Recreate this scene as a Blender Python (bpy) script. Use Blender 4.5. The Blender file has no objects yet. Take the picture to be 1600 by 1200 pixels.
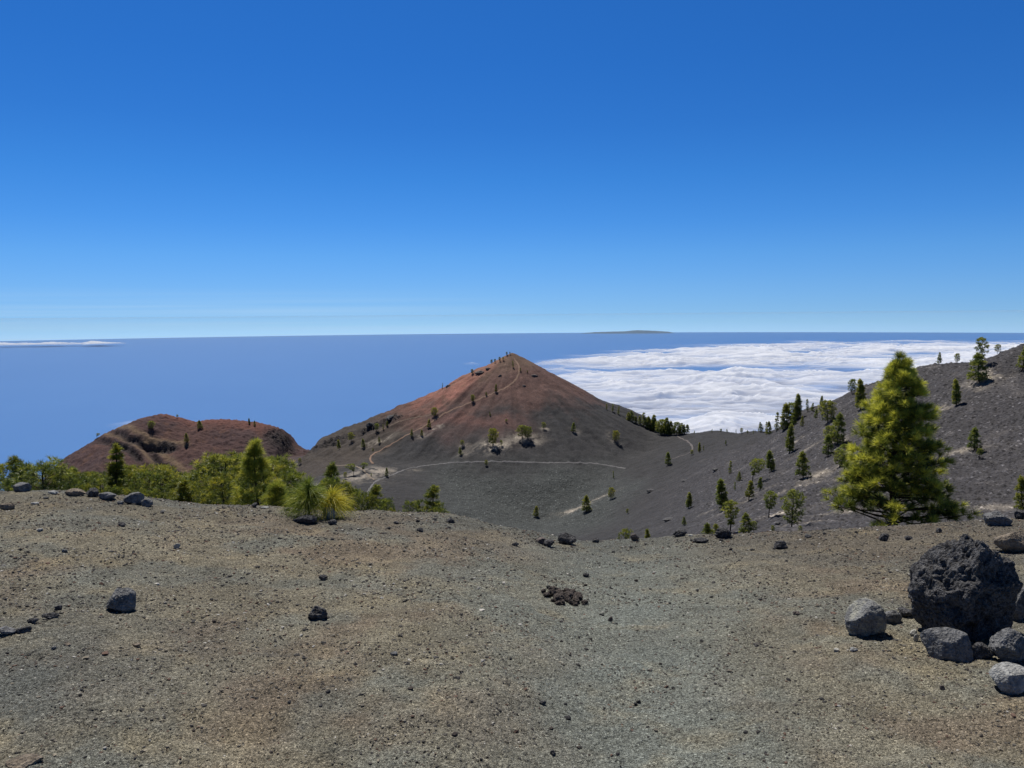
import bpy, bmesh, math, random
import numpy as np
from mathutils import Matrix, Vector

scene = bpy.context.scene
COL = scene.collection
R_ = math.radians

# ------------------------------------------------------------------ camera
F = 1200.0                     # focal length in photograph pixels (1600 wide)
PITCH, ROLL = 5.18, -0.465
cam_d = bpy.data.cameras.new('camera')
cam_d.sensor_width = 36.0
cam_d.lens = 36.0 * F / 1600.0
cam_d.clip_start = 0.05
cam_d.clip_end = 1.0e6
cam = bpy.data.objects.new('camera', cam_d)
COL.objects.link(cam)
CAMR = Matrix.Rotation(R_(90 - PITCH), 3, 'X') @ Matrix.Rotation(R_(ROLL), 3, 'Z')
cam.matrix_world = CAMR.to_4x4()          # the eye is the origin of the world
scene.camera = cam
CR = np.array(CAMR)

# ------------------------------------------------------------------ sky, sun, exposure
SUN_EL, SUN_AZ = 62.0, -22.0    # azimuth from +Y (view direction), negative = left
world = bpy.data.worlds.new('World')
scene.world = world
world.use_nodes = True
wn = world.node_tree
bg = wn.nodes['Background']
sky = wn.nodes.new('ShaderNodeTexSky')
sky.sky_type = 'NISHITA'
sky.sun_disc = False
sky.sun_elevation = R_(SUN_EL)
sky.sun_rotation = R_(SUN_AZ)
sky.altitude = 1900
sky.air_density = 1.0
sky.dust_density = 0.6
sky.ozone_density = 3.0
# the viewpoint is 1900 m up, so the sky reaches 1.4 degrees below eye level
_tc = wn.nodes.new('ShaderNodeTexCoord')
_add = wn.nodes.new('ShaderNodeVectorMath'); _add.operation = 'ADD'
_add.inputs[1].default_value = (0, 0, 0.030)
wn.links.new(_tc.outputs['Generated'], _add.inputs[0])
wn.links.new(_add.outputs[0], sky.inputs['Vector'])
_sep = wn.nodes.new('ShaderNodeSeparateXYZ')
wn.links.new(_tc.outputs['Generated'], _sep.inputs[0])
_mr = wn.nodes.new('ShaderNodeMapRange')
_mr.inputs[1].default_value = -0.05; _mr.inputs[2].default_value = 0.95
wn.links.new(_sep.outputs[2], _mr.inputs[0])
_rp = wn.nodes.new('ShaderNodeValToRGB')
SKY_TINT = [(0.0270, (0.55, 0.93, 1.66)), (0.0386, (0.45, 0.81, 1.38)), (0.0483, (0.385, 0.735, 1.29)), (0.0497, (0.398, 0.671, 1.12)), (0.0592, (0.39, 0.658, 1.08)), (0.0839, (0.372, 0.659, 1.056)), (0.1246, (0.321, 0.665, 1.062)), (0.1648, (0.246, 0.626, 1.069)), (0.2193, (0.189, 0.592, 1.05)), (0.2793, (0.153, 0.543, 1.022)), (0.3497, (0.135, 0.533, 1.031)), (0.4147, (0.133, 0.54, 1.044)), (0.50, (.10, .28, .50)), (0.60, (.10, .20, .32)), (1.0, (.11, .20, .30))]
_e = _rp.color_ramp.elements
while len(_e) > 1: _e.remove(_e[-1])
for _k, (_p, _c) in enumerate(SKY_TINT):
    _el = _e[0] if _k == 0 else _e.new(_p)
    _el.position = _p; _el.color = (*_c, 1)
wn.links.new(_mr.outputs[0], _rp.inputs[0])
_mx = wn.nodes.new('ShaderNodeMix'); _mx.data_type = 'RGBA'; _mx.blend_type = 'MULTIPLY'
_mx.inputs[0].default_value = 1.0
wn.links.new(sky.outputs[0], _mx.inputs[6]); wn.links.new(_rp.outputs[0], _mx.inputs[7])
_map = wn.nodes.new('ShaderNodeMapping'); _map.inputs['Scale'].default_value = (1.6, 1.6, 150)
wn.links.new(_tc.outputs['Generated'], _map.inputs[0])
_nz = wn.nodes.new('ShaderNodeTexNoise'); _nz.inputs['Scale'].default_value = 1.0; _nz.inputs['Detail'].default_value = 3
wn.links.new(_map.outputs[0], _nz.inputs['Vector'])
_zr = wn.nodes.new('ShaderNodeValToRGB'); _ze = _zr.color_ramp.elements
_mz = wn.nodes.new('ShaderNodeMapRange'); _mz.inputs[1].default_value = -.03; _mz.inputs[2].default_value = .035
wn.links.new(_sep.outputs[2], _mz.inputs[0]); wn.links.new(_mz.outputs[0], _zr.inputs[0])
_ze[0].position = 0.0; _ze[0].color = (1, 1, 1, 1); _ze[1].position = 1.0; _ze[1].color = (0, 0, 0, 1)
_xr = wn.nodes.new('ShaderNodeMapRange'); _xr.inputs[1].default_value = .05; _xr.inputs[2].default_value = -.30
wn.links.new(_sep.outputs[0], _xr.inputs[0])
_m1 = wn.nodes.new('ShaderNodeMath'); _m1.operation = 'MULTIPLY'; wn.links.new(_zr.outputs[0], _m1.inputs[0]); wn.links.new(_xr.outputs[0], _m1.inputs[1])
_nr = wn.nodes.new('ShaderNodeMapRange'); _nr.inputs[1].default_value = .38; _nr.inputs[2].default_value = .68; wn.links.new(_nz.outputs[0], _nr.inputs[0])
_m2 = wn.nodes.new('ShaderNodeMath'); _m2.operation = 'MULTIPLY'; wn.links.new(_m1.outputs[0], _m2.inputs[0]); wn.links.new(_nr.outputs[0], _m2.inputs[1])
_m3 = wn.nodes.new('ShaderNodeMath'); _m3.operation = 'MULTIPLY'; _m3.inputs[1].default_value = .55; wn.links.new(_m2.outputs[0], _m3.inputs[0])
_mw = wn.nodes.new('ShaderNodeMix'); _mw.data_type = 'RGBA'; _mw.inputs[7].default_value = (5.6, 7.4, 9.0, 1)
wn.links.new(_m3.outputs[0], _mw.inputs[0]); wn.links.new(_mx.outputs[2], _mw.inputs[6])
wn.links.new(_mw.outputs[2], bg.inputs['Color'])
bg.inputs['Strength'].default_value = 0.10

sun_d = bpy.data.lights.new('sun', 'SUN')
sun_d.energy = 5.0
sun_d.angle = R_(0.53)
sun_d.color = (1.0, 0.96, 0.9)
sun = bpy.data.objects.new('sun', sun_d)
COL.objects.link(sun)
SUNV = Vector((math.sin(R_(SUN_AZ)) * math.cos(R_(SUN_EL)), math.cos(R_(SUN_AZ)) * math.cos(R_(SUN_EL)), math.sin(R_(SUN_EL))))
sun.rotation_euler = (-SUNV).to_track_quat('-Z', 'Y').to_euler()
sun.location = (0, 0, 60)

scene.view_settings.view_transform = 'Standard'
scene.view_settings.look = 'None'
scene.view_settings.exposure = 0.0
scene.view_settings.gamma = 1.0
scene.cycles.volume_bounces = 0
scene.cycles.max_bounces = 6
scene.cycles.transparent_max_bounces = 12

# ------------------------------------------------------------------ numeric helpers
def ray(u, v):
    """slope pair (x/y, z/y) of the sight line through photograph pixel (u, v)"""
    u = np.asarray(u, float); v = np.asarray(v, float)
    a, b = (u - 800) / F, (600 - v) / F
    d = [CR[i, 0] * a + CR[i, 1] * b - CR[i, 2] for i in range(3)]
    return d[0] / d[1], d[2] / d[1]

def _h(ix, iy, iz, seed):
    h = (ix.astype(np.int64) * 374761393 + iy.astype(np.int64) * 668265263 + iz.astype(np.int64) * 2147483647 + seed * 1274126177) & 0xffffffff
    h = ((h ^ (h >> 13)) * 1274126177) & 0xffffffff
    h = ((h ^ (h >> 15)) * 2246822519) & 0xffffffff
    return (h ^ (h >> 16)) & 0xffffffff

def vnoise2(x, y, seed=0):
    """smooth gradient noise in about -1..1"""
    x = np.asarray(x, float); y = np.asarray(y, float)
    x0 = np.floor(x); y0 = np.floor(y); fx = x - x0; fy = y - y0
    sx = fx * fx * fx * (fx * (fx * 6 - 15) + 10); sy = fy * fy * fy * (fy * (fy * 6 - 15) + 10)
    z = np.zeros_like(x0)
    def g(dx, dy):
        a = _h(x0 + dx, y0 + dy, z, seed) * (2 * math.pi / 4294967296.0)
        return np.cos(a) * (fx - dx) + np.sin(a) * (fy - dy)
    a = g(0, 0) + (g(1, 0) - g(0, 0)) * sx
    b = g(0, 1) + (g(1, 1) - g(0, 1)) * sx
    return (a + (b - a) * sy) * 1.5

def fbm2(x, y, seed=0, octv=4, gain=0.5):
    s = 0; amp = 1; f = 1
    for o in range(octv):
        s = s + amp * vnoise2(x * f + 17.3 * o, y * f - 9.1 * o, seed + o)
        amp *= gain; f *= 2.03
    return s

def vnoise3(x, y, z, seed=0):
    x0 = np.floor(x); y0 = np.floor(y); z0 = np.floor(z)
    fx, fy, fz = x - x0, y - y0, z - z0
    s = [f * f * (3 - 2 * f) for f in (fx, fy, fz)]
    def g(a, b, c):
        return _h(x0 + a, y0 + b, z0 + c, seed) / 2147483648.0 - 1
    def lx(b, c): return g(0, b, c) * (1 - s[0]) + g(1, b, c) * s[0]
    def ly(c): return lx(0, c) * (1 - s[1]) + lx(1, c) * s[1]
    return ly(0) * (1 - s[2]) + ly(1) * s[2]

def fbm3(p, f, seed=0, octv=4, gain=0.5):
    s = 0; amp = 1
    for o in range(octv):
        s = s + amp * vnoise3(p[:, 0] * f + 5 * o, p[:, 1] * f - 3 * o, p[:, 2] * f + 7 * o, seed + o)
        amp *= gain; f *= 2.07
    return s

def worley3(p, f, seed=0):
    q = p * f; b = np.floor(q); best = np.full(len(p), 9.0); sec = np.full(len(p), 9.0)
    for i in (-1, 0, 1):
        for j in (-1, 0, 1):
            for k in (-1, 0, 1):
                c = b + (i, j, k)
                o = np.stack([_h(c[:, 0], c[:, 1], c[:, 2], seed + s) / 4294967296.0 for s in (1, 2, 3)], 1)
                d = np.sqrt(((c + o - q) ** 2).sum(1))
                sec = np.minimum(sec, np.maximum(best, d)); best = np.minimum(best, d)
    return best, sec

def pchip(xk, yk, x):
    xk = np.asarray(xk, float); yk = np.asarray(yk, float)
    h = np.diff(xk); dl = np.diff(yk) / h
    m = np.zeros_like(yk); m[0] = dl[0]; m[-1] = dl[-1]
    for i in range(1, len(xk) - 1):
        if dl[i - 1] * dl[i] > 0:
            w1 = 2 * h[i] + h[i - 1]; w2 = h[i] + 2 * h[i - 1]
            m[i] = (w1 + w2) / (w1 / dl[i - 1] + w2 / dl[i])
    x = np.clip(x, xk[0], xk[-1]); i = np.clip(np.searchsorted(xk, x) - 1, 0, len(h) - 1)
    t = (x - xk[i]) / h[i]
    return ((2 * t**3 - 3 * t**2 + 1) * yk[i] + (t**3 - 2 * t**2 + t) * h[i] * m[i] + (-2 * t**3 + 3 * t**2) * yk[i + 1] + (t**3 - t**2) * h[i] * m[i + 1])

def smax(a, b, k):
    h = np.clip(0.5 + 0.5 * (a - b) / k, 0, 1)
    return b + (a - b) * h + k * h * (1 - h)

def sstep(a, b, x):
    t = np.clip((x - a) / (b - a), 0, 1); return t * t * (3 - 2 * t)

# ------------------------------------------------------------------ the lie of the land
RIDGE = [(-700, 768), (0, 768), (100, 772), (200, 783), (300, 791), (400, 795), (500, 801), (600, 804), (700, 811), (760, 821), (820, 834), (870, 846), (950, 850),
         (1000, 848), (1060, 843), (1150, 840), (1230, 835), (1300, 829), (1400, 825), (1500, 820), (1600, 813), (2300, 800)]
RU = [a for a, b in RIDGE]; RV = [b for a, b in RIDGE]
YR = 9.0
FAR = [   # column, then (distance, pixel height) of the ground seen or hidden along it
    (-900, [(16, 800), (30, 830), (60, 812), (150, 812), (400, 800), (700, 790)], 700),
    (-100, [(16, 795), (30, 830), (60, 812), (150, 812), (400, 800), (700, 790)], 700),
    (60,  [(16, 798), (25, 830), (50, 814), (120, 815), (300, 800), (600, 785), (700, 783)], 720),
    (250, [(16, 805), (25, 838), (50, 826), (120, 818), (300, 800), (600, 770), (700, 752)], 720),
    (420, [(16, 815), (25, 840), (50, 832), (120, 825), (300, 805), (560, 750), (680, 722)], 700),
    (500, [(16, 820), (25, 842), (60, 838), (200, 830), (330, 805), (430, 765), (520, 730), (640, 712)], 660),
    (570, [(16, 822), (25, 842), (60, 840), (200, 830), (330, 812), (400, 783), (440, 757), (520, 718), (600, 697)], 620),
    (700, [(16, 832), (25, 855), (60, 855), (200, 845), (330, 825), (400, 800), (450, 765), (500, 728), (560, 702)], 570),
    (850, [(16, 862), (25, 885), (100, 885), (250, 872), (370, 840), (430, 812), (470, 778), (510, 735), (560, 705)], 570),
    (950, [(16, 866), (25, 885), (100, 880), (200, 862), (300, 842), (400, 800), (450, 765), (500, 733), (560, 703)], 570),
    (1050, [(16, 862), (22, 880), (60, 872), (150, 855), (220, 838), (300, 805), (400, 755), (480, 715), (530, 690), (560, 678)], 565),
    (1120, [(16, 858), (22, 875), (60, 862), (120, 848), (190, 828), (260, 790), (350, 740), (450, 699), (540, 674)], 545),
    (1190, [(16, 853), (22, 870), (60, 858), (110, 843), (160, 822), (230, 776), (310, 727), (400, 690), (480, 672)], 485),
    (1250, [(16, 850), (22, 866), (60, 855), (110, 838), (150, 818), (200, 780), (260, 727), (330, 677), (390, 643)], 395),
    (1350, [(14, 834), (22, 835), (60, 846), (110, 832), (150, 805), (200, 750), (260, 680), (310, 628), (345, 603)], 350),
    (1450, [(14, 830), (22, 832), (60, 842), (110, 828), (150, 800), (200, 733), (250, 652), (290, 592), (315, 569)], 320),
    (1600, [(16, 830), (25, 850), (60, 835), (100, 822), (150, 785), (200, 700), (250, 590), (275, 538)], 280),
    (1760, [(16, 825), (25, 845), (60, 830), (100, 815), (150, 765), (200, 660), (245, 540), (265, 500)], 270),
    (2300, [(16, 815), (25, 840), (60, 820), (100, 800), (150, 740), (200, 620), (245, 500), (265, 450)], 270),
]
LY = np.linspace(math.log(1.0), math.log(4200.0), 700)
TT = np.linspace(-1.4, 1.4, 561)
def _column(u, knots, yc):
    vr = np.interp(u, RU, RV)
    t, sr = ray(u, vr)
    g = -sr - 1.6 / YR
    ys = [1.0, 2.5, 4, 5.5, 7, 8.2, YR]
    zs = [-1.6 - g * y for y in ys]
    ys.append(YR + 1.6); zs.append((sr - 0.012) * (YR + 1.6))
    for Y, v in knots:
        ys.append(Y); zs.append(float(ray(u, v)[1]) * Y)
    zc = zs[-1]
    for dy, dz in ((30, 8), (120, 62), (600, 370), (1500, 1000), (3300, 2100)):
        ys.append(yc + dy); zs.append(zc - dz)
    return float(t), pchip(np.log(ys), zs, LY)
_cols = [_column(*c) for c in FAR]
_ct = np.array([c[0] for c in _cols]); _cz = np.array([c[1] for c in _cols])
_TAB = np.stack([pchip(_ct, _cz[:, j], TT) for j in range(len(LY))], 1)
# the near ground follows the ridge line itself, column by column
_uu = 800 + F * TT * 0.99
_vr = np.interp(_uu, RU, RV); _vr = np.convolve(np.pad(_vr, 9, mode='edge'), np.ones(19) / 19, 'valid')
_sr = ray(_uu, _vr)[1]
_GT = -_sr - 1.6 / YR
_k = np.ones(9) / 9
_TABs = np.apply_along_axis(lambda c: np.convolve(np.pad(c, 4, mode='edge'), _k, 'valid'), 0, _TAB)

def base_h(x, y):
    yy = np.maximum(y, 1.2)
    t = np.clip(x / np.maximum(y, 2.2), -1.39, 1.39)
    fi = (t - TT[0]) / (TT[1] - TT[0]); fj = (np.log(yy) - LY[0]) / (LY[1] - LY[0])
    i = np.clip(fi.astype(int), 0, len(TT) - 2); j = np.clip(fj.astype(int), 0, len(LY) - 2)
    a = fi - i; b = np.clip(fj - j, 0, 1)
    far = (_TABs[i, j] * (1 - a) + _TABs[i + 1, j] * a) * (1 - b) + (_TABs[i, j + 1] * (1 - a) + _TABs[i + 1, j + 1] * a) * b
    g = _GT[i] * (1 - a) + _GT[i + 1] * a
    near = -1.6 - g * y
    w = sstep(YR - 0.6, YR + 1.2, y)
    return near * (1 - w) + far * w

CX, CY = 0.0, 620.0
CZ = float(ray(800, 551)[1]) * CY
LH = [(20, 800), (60, 765), (80, 740), (110, 708), (140, 690), (152, 683), (168, 674), (185, 668), (200, 661), (222, 652), (250, 648), (262, 650), (285, 656), (305, 661), (320, 658), (345, 658),
      (375, 660), (400, 662), (420, 668), (438, 674), (450, 681), (458, 695), (470, 703), (490, 710), (530, 730), (600, 790)]
_lx, _ls = ray([a for a, b in LH], [b for a, b in LH])
LYD = 700.0
_lx = _lx * LYD; _lz = _ls * LYD
CUTS = []          # gullies: (points xy, radius, depth)
LEDGES = []        # lava ledges: (centre xy, radii)

def seg_dist(x, y, pts):
    best = np.full(np.shape(x), 1e9); side = np.zeros(np.shape(x)); al = np.zeros(np.shape(x)); n = len(pts) - 1
    for k in range(n):
        (ax, ay), (bx, by) = pts[k], pts[k + 1]
        dx, dy = bx - ax, by - ay; L = dx * dx + dy * dy + 1e-9
        q = np.clip(((x - ax) * dx + (y - ay) * dy) / L, 0, 1)
        d = np.hypot(x - ax - q * dx, y - ay - q * dy)
        s = (x - ax) * dy - (y - ay) * dx
        m = d < best
        best = np.where(m, d, best); side = np.where(m, np.sign(s), side); al = np.where(m, (k + q) / n, al)
    return best, side, al

def height(x, y, detail=True):
    x = np.asarray(x, float); y = np.asarray(y, float)
    h = base_h(x, y)
    far = y > 250
    if np.any(far):
        xf, yf = x[far], y[far]; hf = h[far]
        # left red hill
        crest_y = LYD + 10 * np.sin(xf * 0.02)
        d = yf - crest_y
        zc = np.interp(xf * LYD / crest_y, _lx, _lz)
        sl = np.where(d < 0, 0.44, 0.65)
        hl = zc - sl * (np.sqrt(d * d + 10.0 ** 2) - 10.0) + 0.4
        hl = hl + (1.8 * fbm2(xf * .03, yf * .03, 11, 4) + 1.0 * np.abs(fbm2(xf * .06, yf * .09, 12, 3))) * sstep(3, 40, np.abs(d))
        hl = hl + .9 * (np.abs(fbm2(xf * .16, yf * .16, 13, 3, .6)) - .4) + .5 * vnoise2(xf * .45, yf * .45, 14)
        hf = smax(hl, hf, 4.0)
        # the cone
        dx, dy = xf - CX, yf - CY
        dd = np.hypot(dx, dy)
        P = np.interp(dd, [0, 3, 25, 77, 130, 180, 260, 400, 3000], [0, 1.3, 13, 41, 65, 83, 108, 145, 1300])
        cs = dx / np.maximum(dd, 1e-6)
        k = 1.02 - 0.10 * sstep(0.3, 1.0, -cs) - 0.02 * sstep(.3, 1, cs)
        k = k + 0.16 * sstep(0.2, 1.0, dy / np.maximum(dd, 1e-6))
        hc = CZ - P * k
        hc = hc - 22 * sstep(152, 172, -dx) - 30 * sstep(165, 230, -dx)
        if detail:
            hc = hc + .9 * fbm2(np.arctan2(dy, dx) * 12, dd * .012, 111, 3) * sstep(8, 45, dd) * (1 - sstep(120, 170, dd))
            hc = hc + fbm2(xf * .02, yf * .02, 5, 4) * 1.6 * sstep(10, 70, dd) + 1.3 * fbm2(xf * .09, yf * .09, 9, 3) * sstep(0.3, .95, -cs) * sstep(5, 30, dd)
        hf = smax(hc, hf, 5.0)
        if detail:
            for pts, rad, dep in CUTS:
                ds, side, al = seg_dist(xf, yf, pts)
                ds = ds + 1.2 * fbm2(xf * .12, yf * .12, 31, 2)
                env = np.sin(np.clip(al, 0.02, .98) * math.pi) ** 0.5
                hf = hf - dep * env * np.where(side > 0, np.exp(-(ds / rad) ** 2), np.exp(-(ds / (rad * .35)) ** 2))
            for (lx, ly), (ra, rb), amp in LEDGES:
                e = np.exp(-(((xf - lx) / ra) ** 2 + ((yf - ly) / rb) ** 2) ** 2)
                n = np.abs(vnoise2(xf * .22, yf * .3, 44)) + .5 * np.abs(vnoise2(xf * .6, yf * .6, 45))
                hf = hf + e * amp * (n * 1.6 - .6)
        h = h.copy(); h[far] = hf
    if detail:
        far_w = sstep(30, 120, y)
        n = fbm2(x * .035, y * .035, 21, 4) * 1.0 + .32 * fbm2(x * .25, y * .25, 22, 3)
        # ribs and hummocks on the right hand slope
        right = sstep(0.1, 0.45, x / np.maximum(y, 3)) * far_w
        n = n + right * (0.7 * np.abs(vnoise2(x * .28, y * .28, 61)) + .55 * np.abs(vnoise2(x * .7, y * .7, 62)) + .3 * vnoise2(x * 1.4, y * 1.4, 63))
        h = h + n * far_w
        nw = 1 - sstep(9, 25, y)
        near = 0.05 * fbm2(x * .35, y * .35, 71, 3) + 0.018 * fbm2(x * 1.7, y * 1.7, 72, 3) + .007 * fbm2(x * 6, y * 6, 73, 2)
        h = h + near * nw * sstep(1.0, 3.0, y) + 0.25 * fbm2(x * .3, y * .3, 74, 3) * (1 - nw) * (1 - far_w)
    return h

def hit(u, v, y0=1.5, y1=1400, sink=True):
    """where the sight line through (u, v) meets the ground between two distances"""
    ys = np.exp(np.linspace(math.log(y0), math.log(y1), 2500))
    vv = v
    for _ in range(120):
        t, s = ray(u, vv)
        g = height(t * ys, ys) - s * ys
        k = np.argmax(g > 0)
        if g[k] > 0:
            y = ys[k]
            if k > 0:
                w = -g[k - 1] / (g[k] - g[k - 1] + 1e-12); y = ys[k - 1] + (ys[k] - ys[k - 1]) * w
            x = float(t * y)
            return x, float(y), float(height(np.array([x]), np.array([y]))[0])
        vv += 1.0
    x = float(t * y1); return x, y1, float(height(np.array([x]), np.array([y1]))[0])

def hits(pts, y0=200, y1=1200):
    return [hit(u, v, y0, y1)[:2] for u, v in pts]

CUTS = [(hits([(150, 686), (180, 693), (212, 708), (226, 724)], 500), 5.0, 4.5), (hits([(172, 673), (200, 683), (225, 693), (250, 700), (276, 698)], 500), 5.0, 5.0),
        (hits([(232, 702), (250, 720), (275, 740), (302, 752)], 500), 5.0, 6.0)]
LEDGES = [(hit(262, 699, 500)[:2], (9, 5), 1.5), (hit(436, 684, 500)[:2], (14, 16), 2.6), (hit(612, 655, 400)[:2], (10, 8), 4), (hit(580, 668, 400)[:2], (9, 9), 3.5),
          (hit(520, 690, 400)[:2], (18, 14), 3.5)]

# ------------------------------------------------------------------ object helpers
def tag(o, label=None, cat=None, group=None, kind=None):
    if label: o['label'] = label
    if cat: o['category'] = cat
    if group: o['group'] = group
    if kind: o['kind'] = kind
    return o

def np_mesh(name, verts, faces, mats=(), attrs=None, smooth=True):
    """faces: (n, k) int array, or list of such arrays"""
    me = bpy.data.meshes.new(name)
    fl = faces if isinstance(faces, list) else [faces]
    nf = sum(len(f) for f in fl); nl = sum(f.size for f in fl)
    me.vertices.add(len(verts)); me.vertices.foreach_set('co', np.ascontiguousarray(verts, np.float32).ravel())
    me.loops.add(nl); me.polygons.add(nf)
    me.loops.foreach_set('vertex_index', np.concatenate([f.ravel() for f in fl]).astype(np.int32))
    tot = np.concatenate([np.full(len(f), f.shape[1], np.int32) for f in fl])
    me.polygons.foreach_set('loop_start', (np.cumsum(tot) - tot).astype(np.int32))
    try: me.polygons.foreach_set('loop_total', tot)
    except Exception: pass
    me.polygons.foreach_set('use_smooth', np.full(nf, smooth, bool))
    for k, (typ, dat) in (attrs or {}).items():
        a = me.attributes.new(k, typ, 'POINT')
        if typ == 'FLOAT': a.data.foreach_set('value', np.ascontiguousarray(dat, np.float32))
        elif typ == 'FLOAT_VECTOR': a.data.foreach_set('vector', np.ascontiguousarray(dat, np.float32).ravel())
        else:
            c = np.concatenate([dat, np.ones((len(dat), 1))], 1).astype(np.float32); a.data.foreach_set('color', c.ravel())
    for m in mats: me.materials.append(m)
    me.update(calc_edges=True)
    me.validate(verbose=False)
    return me

def obj(name, me, parent=None, loc=(0, 0, 0)):
    o = bpy.data.objects.new(name, me); COL.objects.link(o); o.location = loc
    if parent: o.parent = parent
    return o

def grid_faces(nr, nc):
    i = np.arange(nr - 1)[:, None] * nc + np.arange(nc - 1)[None, :]
    i = i.ravel()
    return np.stack([i, i + 1, i + nc + 1, i + nc], 1)

class NT:
    """small wrapper for building node materials"""
    def __init__(s, name):
        s.m = bpy.data.materials.new(name); s.m.use_nodes = True
        s.t = s.m.node_tree; s.t.nodes.clear()
        s.out = s.t.nodes.new('ShaderNodeOutputMaterial')
    def n(s, typ, ins=None, **kw):
        nd = s.t.nodes.new('ShaderNode' + typ)
        for k, v in kw.items(): setattr(nd, k, v)
        for k, v in (ins or {}).items():
            if isinstance(v, bpy.types.NodeSocket): s.t.links.new(v, nd.inputs[k])
            else: nd.inputs[k].default_value = v
        return nd
    def coords(s, scale=(1, 1, 1)):
        g = s.n('NewGeometry')
        return s.n('Mapping', {'Vector': g.outputs['Position'], 'Scale': scale}).outputs[0]
    def noise(s, vec, scale, detail=4, rough=.55, dist=0.0):
        return s.n('TexNoise', {'Vector': vec, 'Scale': scale, 'Detail': detail, 'Roughness': rough, 'Distortion': dist})
    def vor(s, vec, scale, feature='F1', rnd=1.0):
        return s.n('TexVoronoi', {'Vector': vec, 'Scale': scale, 'Randomness': rnd}, feature=feature)
    def ramp(s, fac, stops, interp='LINEAR'):
        r = s.n('ValToRGB', {'Fac': fac}); e = r.color_ramp; e.interpolation = interp
        while len(e.elements) > 1: e.elements.remove(e.elements[-1])
        for k, (p, c) in enumerate(stops):
            el = e.elements[0] if k == 0 else e.elements.new(p)
            el.position = p; el.color = (c, c, c, 1) if not isinstance(c, tuple) else (*c, 1)
        return r.outputs[0]
    def mix(s, fac, a, b, mode='MIX'):
        m = s.n('Mix', data_type='RGBA', blend_type=mode)
        for k, v in ((0, fac), (6, a), (7, b)):
            if isinstance(v, bpy.types.NodeSocket): s.t.links.new(v, m.inputs[k])
            else: m.inputs[k].default_value = (*v, 1) if isinstance(v, tuple) else v
        return m.outputs[2]
    def math(s, op, a, b=0.0, c=0.0):
        m = s.n('Math', operation=op)
        for k, v in ((0, a), (1, b), (2, c)):
            if isinstance(v, bpy.types.NodeSocket): s.t.links.new(v, m.inputs[k])
            else: m.inputs[k].default_value = v
        return m.outputs[0]
    def bump(s, height, strength, dist, normal=None):
        ins = {'Height': height, 'Strength': strength, 'Distance': dist}
        if normal: ins['Normal'] = normal
        return s.n('Bump', ins).outputs[0]
    def principled(s, **kw):
        ins = {}
        for k, v in kw.items():
            k = k.replace('_', ' ')
            ins[k] = (*v, 1) if isinstance(v, tuple) and len(v) == 3 else v
        b = s.n('BsdfPrincipled', ins)
        s.t.links.new(b.outputs[0], s.out.inputs['Surface'])
        return s.m

# ------------------------------------------------------------------ materials of the ground
def mat_near_ground():
    s = NT('volcanic_gravel')
    P = s.coords()
    a = s.n('Attribute', attribute_name='Col').outputs['Color']
    nlow = s.noise(P, 1.3, 5, .6).outputs[0]
    ocg = s.noise(P, 2.1, 5, .55, .2).outputs[0]
    c = s.mix(s.ramp(ocg, [(.53, 0.0), (.78, .5)]), a, (.29, .235, .155))          # ochre dust patches
    v1 = s.vor(P, 100); v2 = s.vor(P, 250)
    sp1 = s.ramp(s.n('SeparateColor', {'Color': v1.outputs['Color']}).outputs[0], [(0, .6), (.35, .88), (.75, 1.08), (.93, 1.3), (1, 1.9)])
    sp2 = s.ramp(s.n('SeparateColor', {'Color': v2.outputs['Color']}).outputs[1], [(0, .55), (.4, .9), (.8, 1.15), (1, 1.5)])
    c = s.mix(1.0, c, sp1, 'MULTIPLY'); c = s.mix(1.0, c, sp2, 'MULTIPLY')
    c = s.mix(1.0, c, (1.64, 1.68, 1.56), 'MULTIPLY')
    c = s.mix(s.ramp(nlow, [(.35, .55), (.65, 0.0)]), c, s.mix(1.0, c, (.70, .66, .64), 'MULTIPLY'))
    fine = s.noise(P, 170, 3, .7).outputs[0]
    c = s.mix(1.0, c, s.ramp(fine, [(.3, .66), (.7, 1.36)]), 'MULTIPLY')
    pit = s.noise(P, 60, 4, .62).outputs[0]; cl = s.noise(P, 7, 4, .6).outputs[0]
    pit = s.math('ADD', pit, s.math('MULTIPLY', s.math('SUBTRACT', cl, .5), .35))
    c = s.mix(1.0, c, s.ramp(pit, [(.30, .28), (.40, .80), (.5, 1.0), (.66, 1.08), (.76, 1.5)]), 'MULTIPLY')  # dark specks put the shade between grains into the colour
    h = s.math('SUBTRACT', 1.0, v1.outputs['Distance'])
    n1 = s.bump(h, 1.0, .010)
    n2 = s.bump(s.math('SUBTRACT', 1.0, v2.outputs['Distance']), 1.0, .005, n1)
    n3 = s.bump(pit, .9, .022, n2)
    n3 = s.bump(s.noise(P, 9, 5, .65).outputs[0], .6, .05, n3)
    return s.principled(Base_Color=c, Roughness=0.95, Normal=n3, Specular_IOR_Level=.2)

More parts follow.
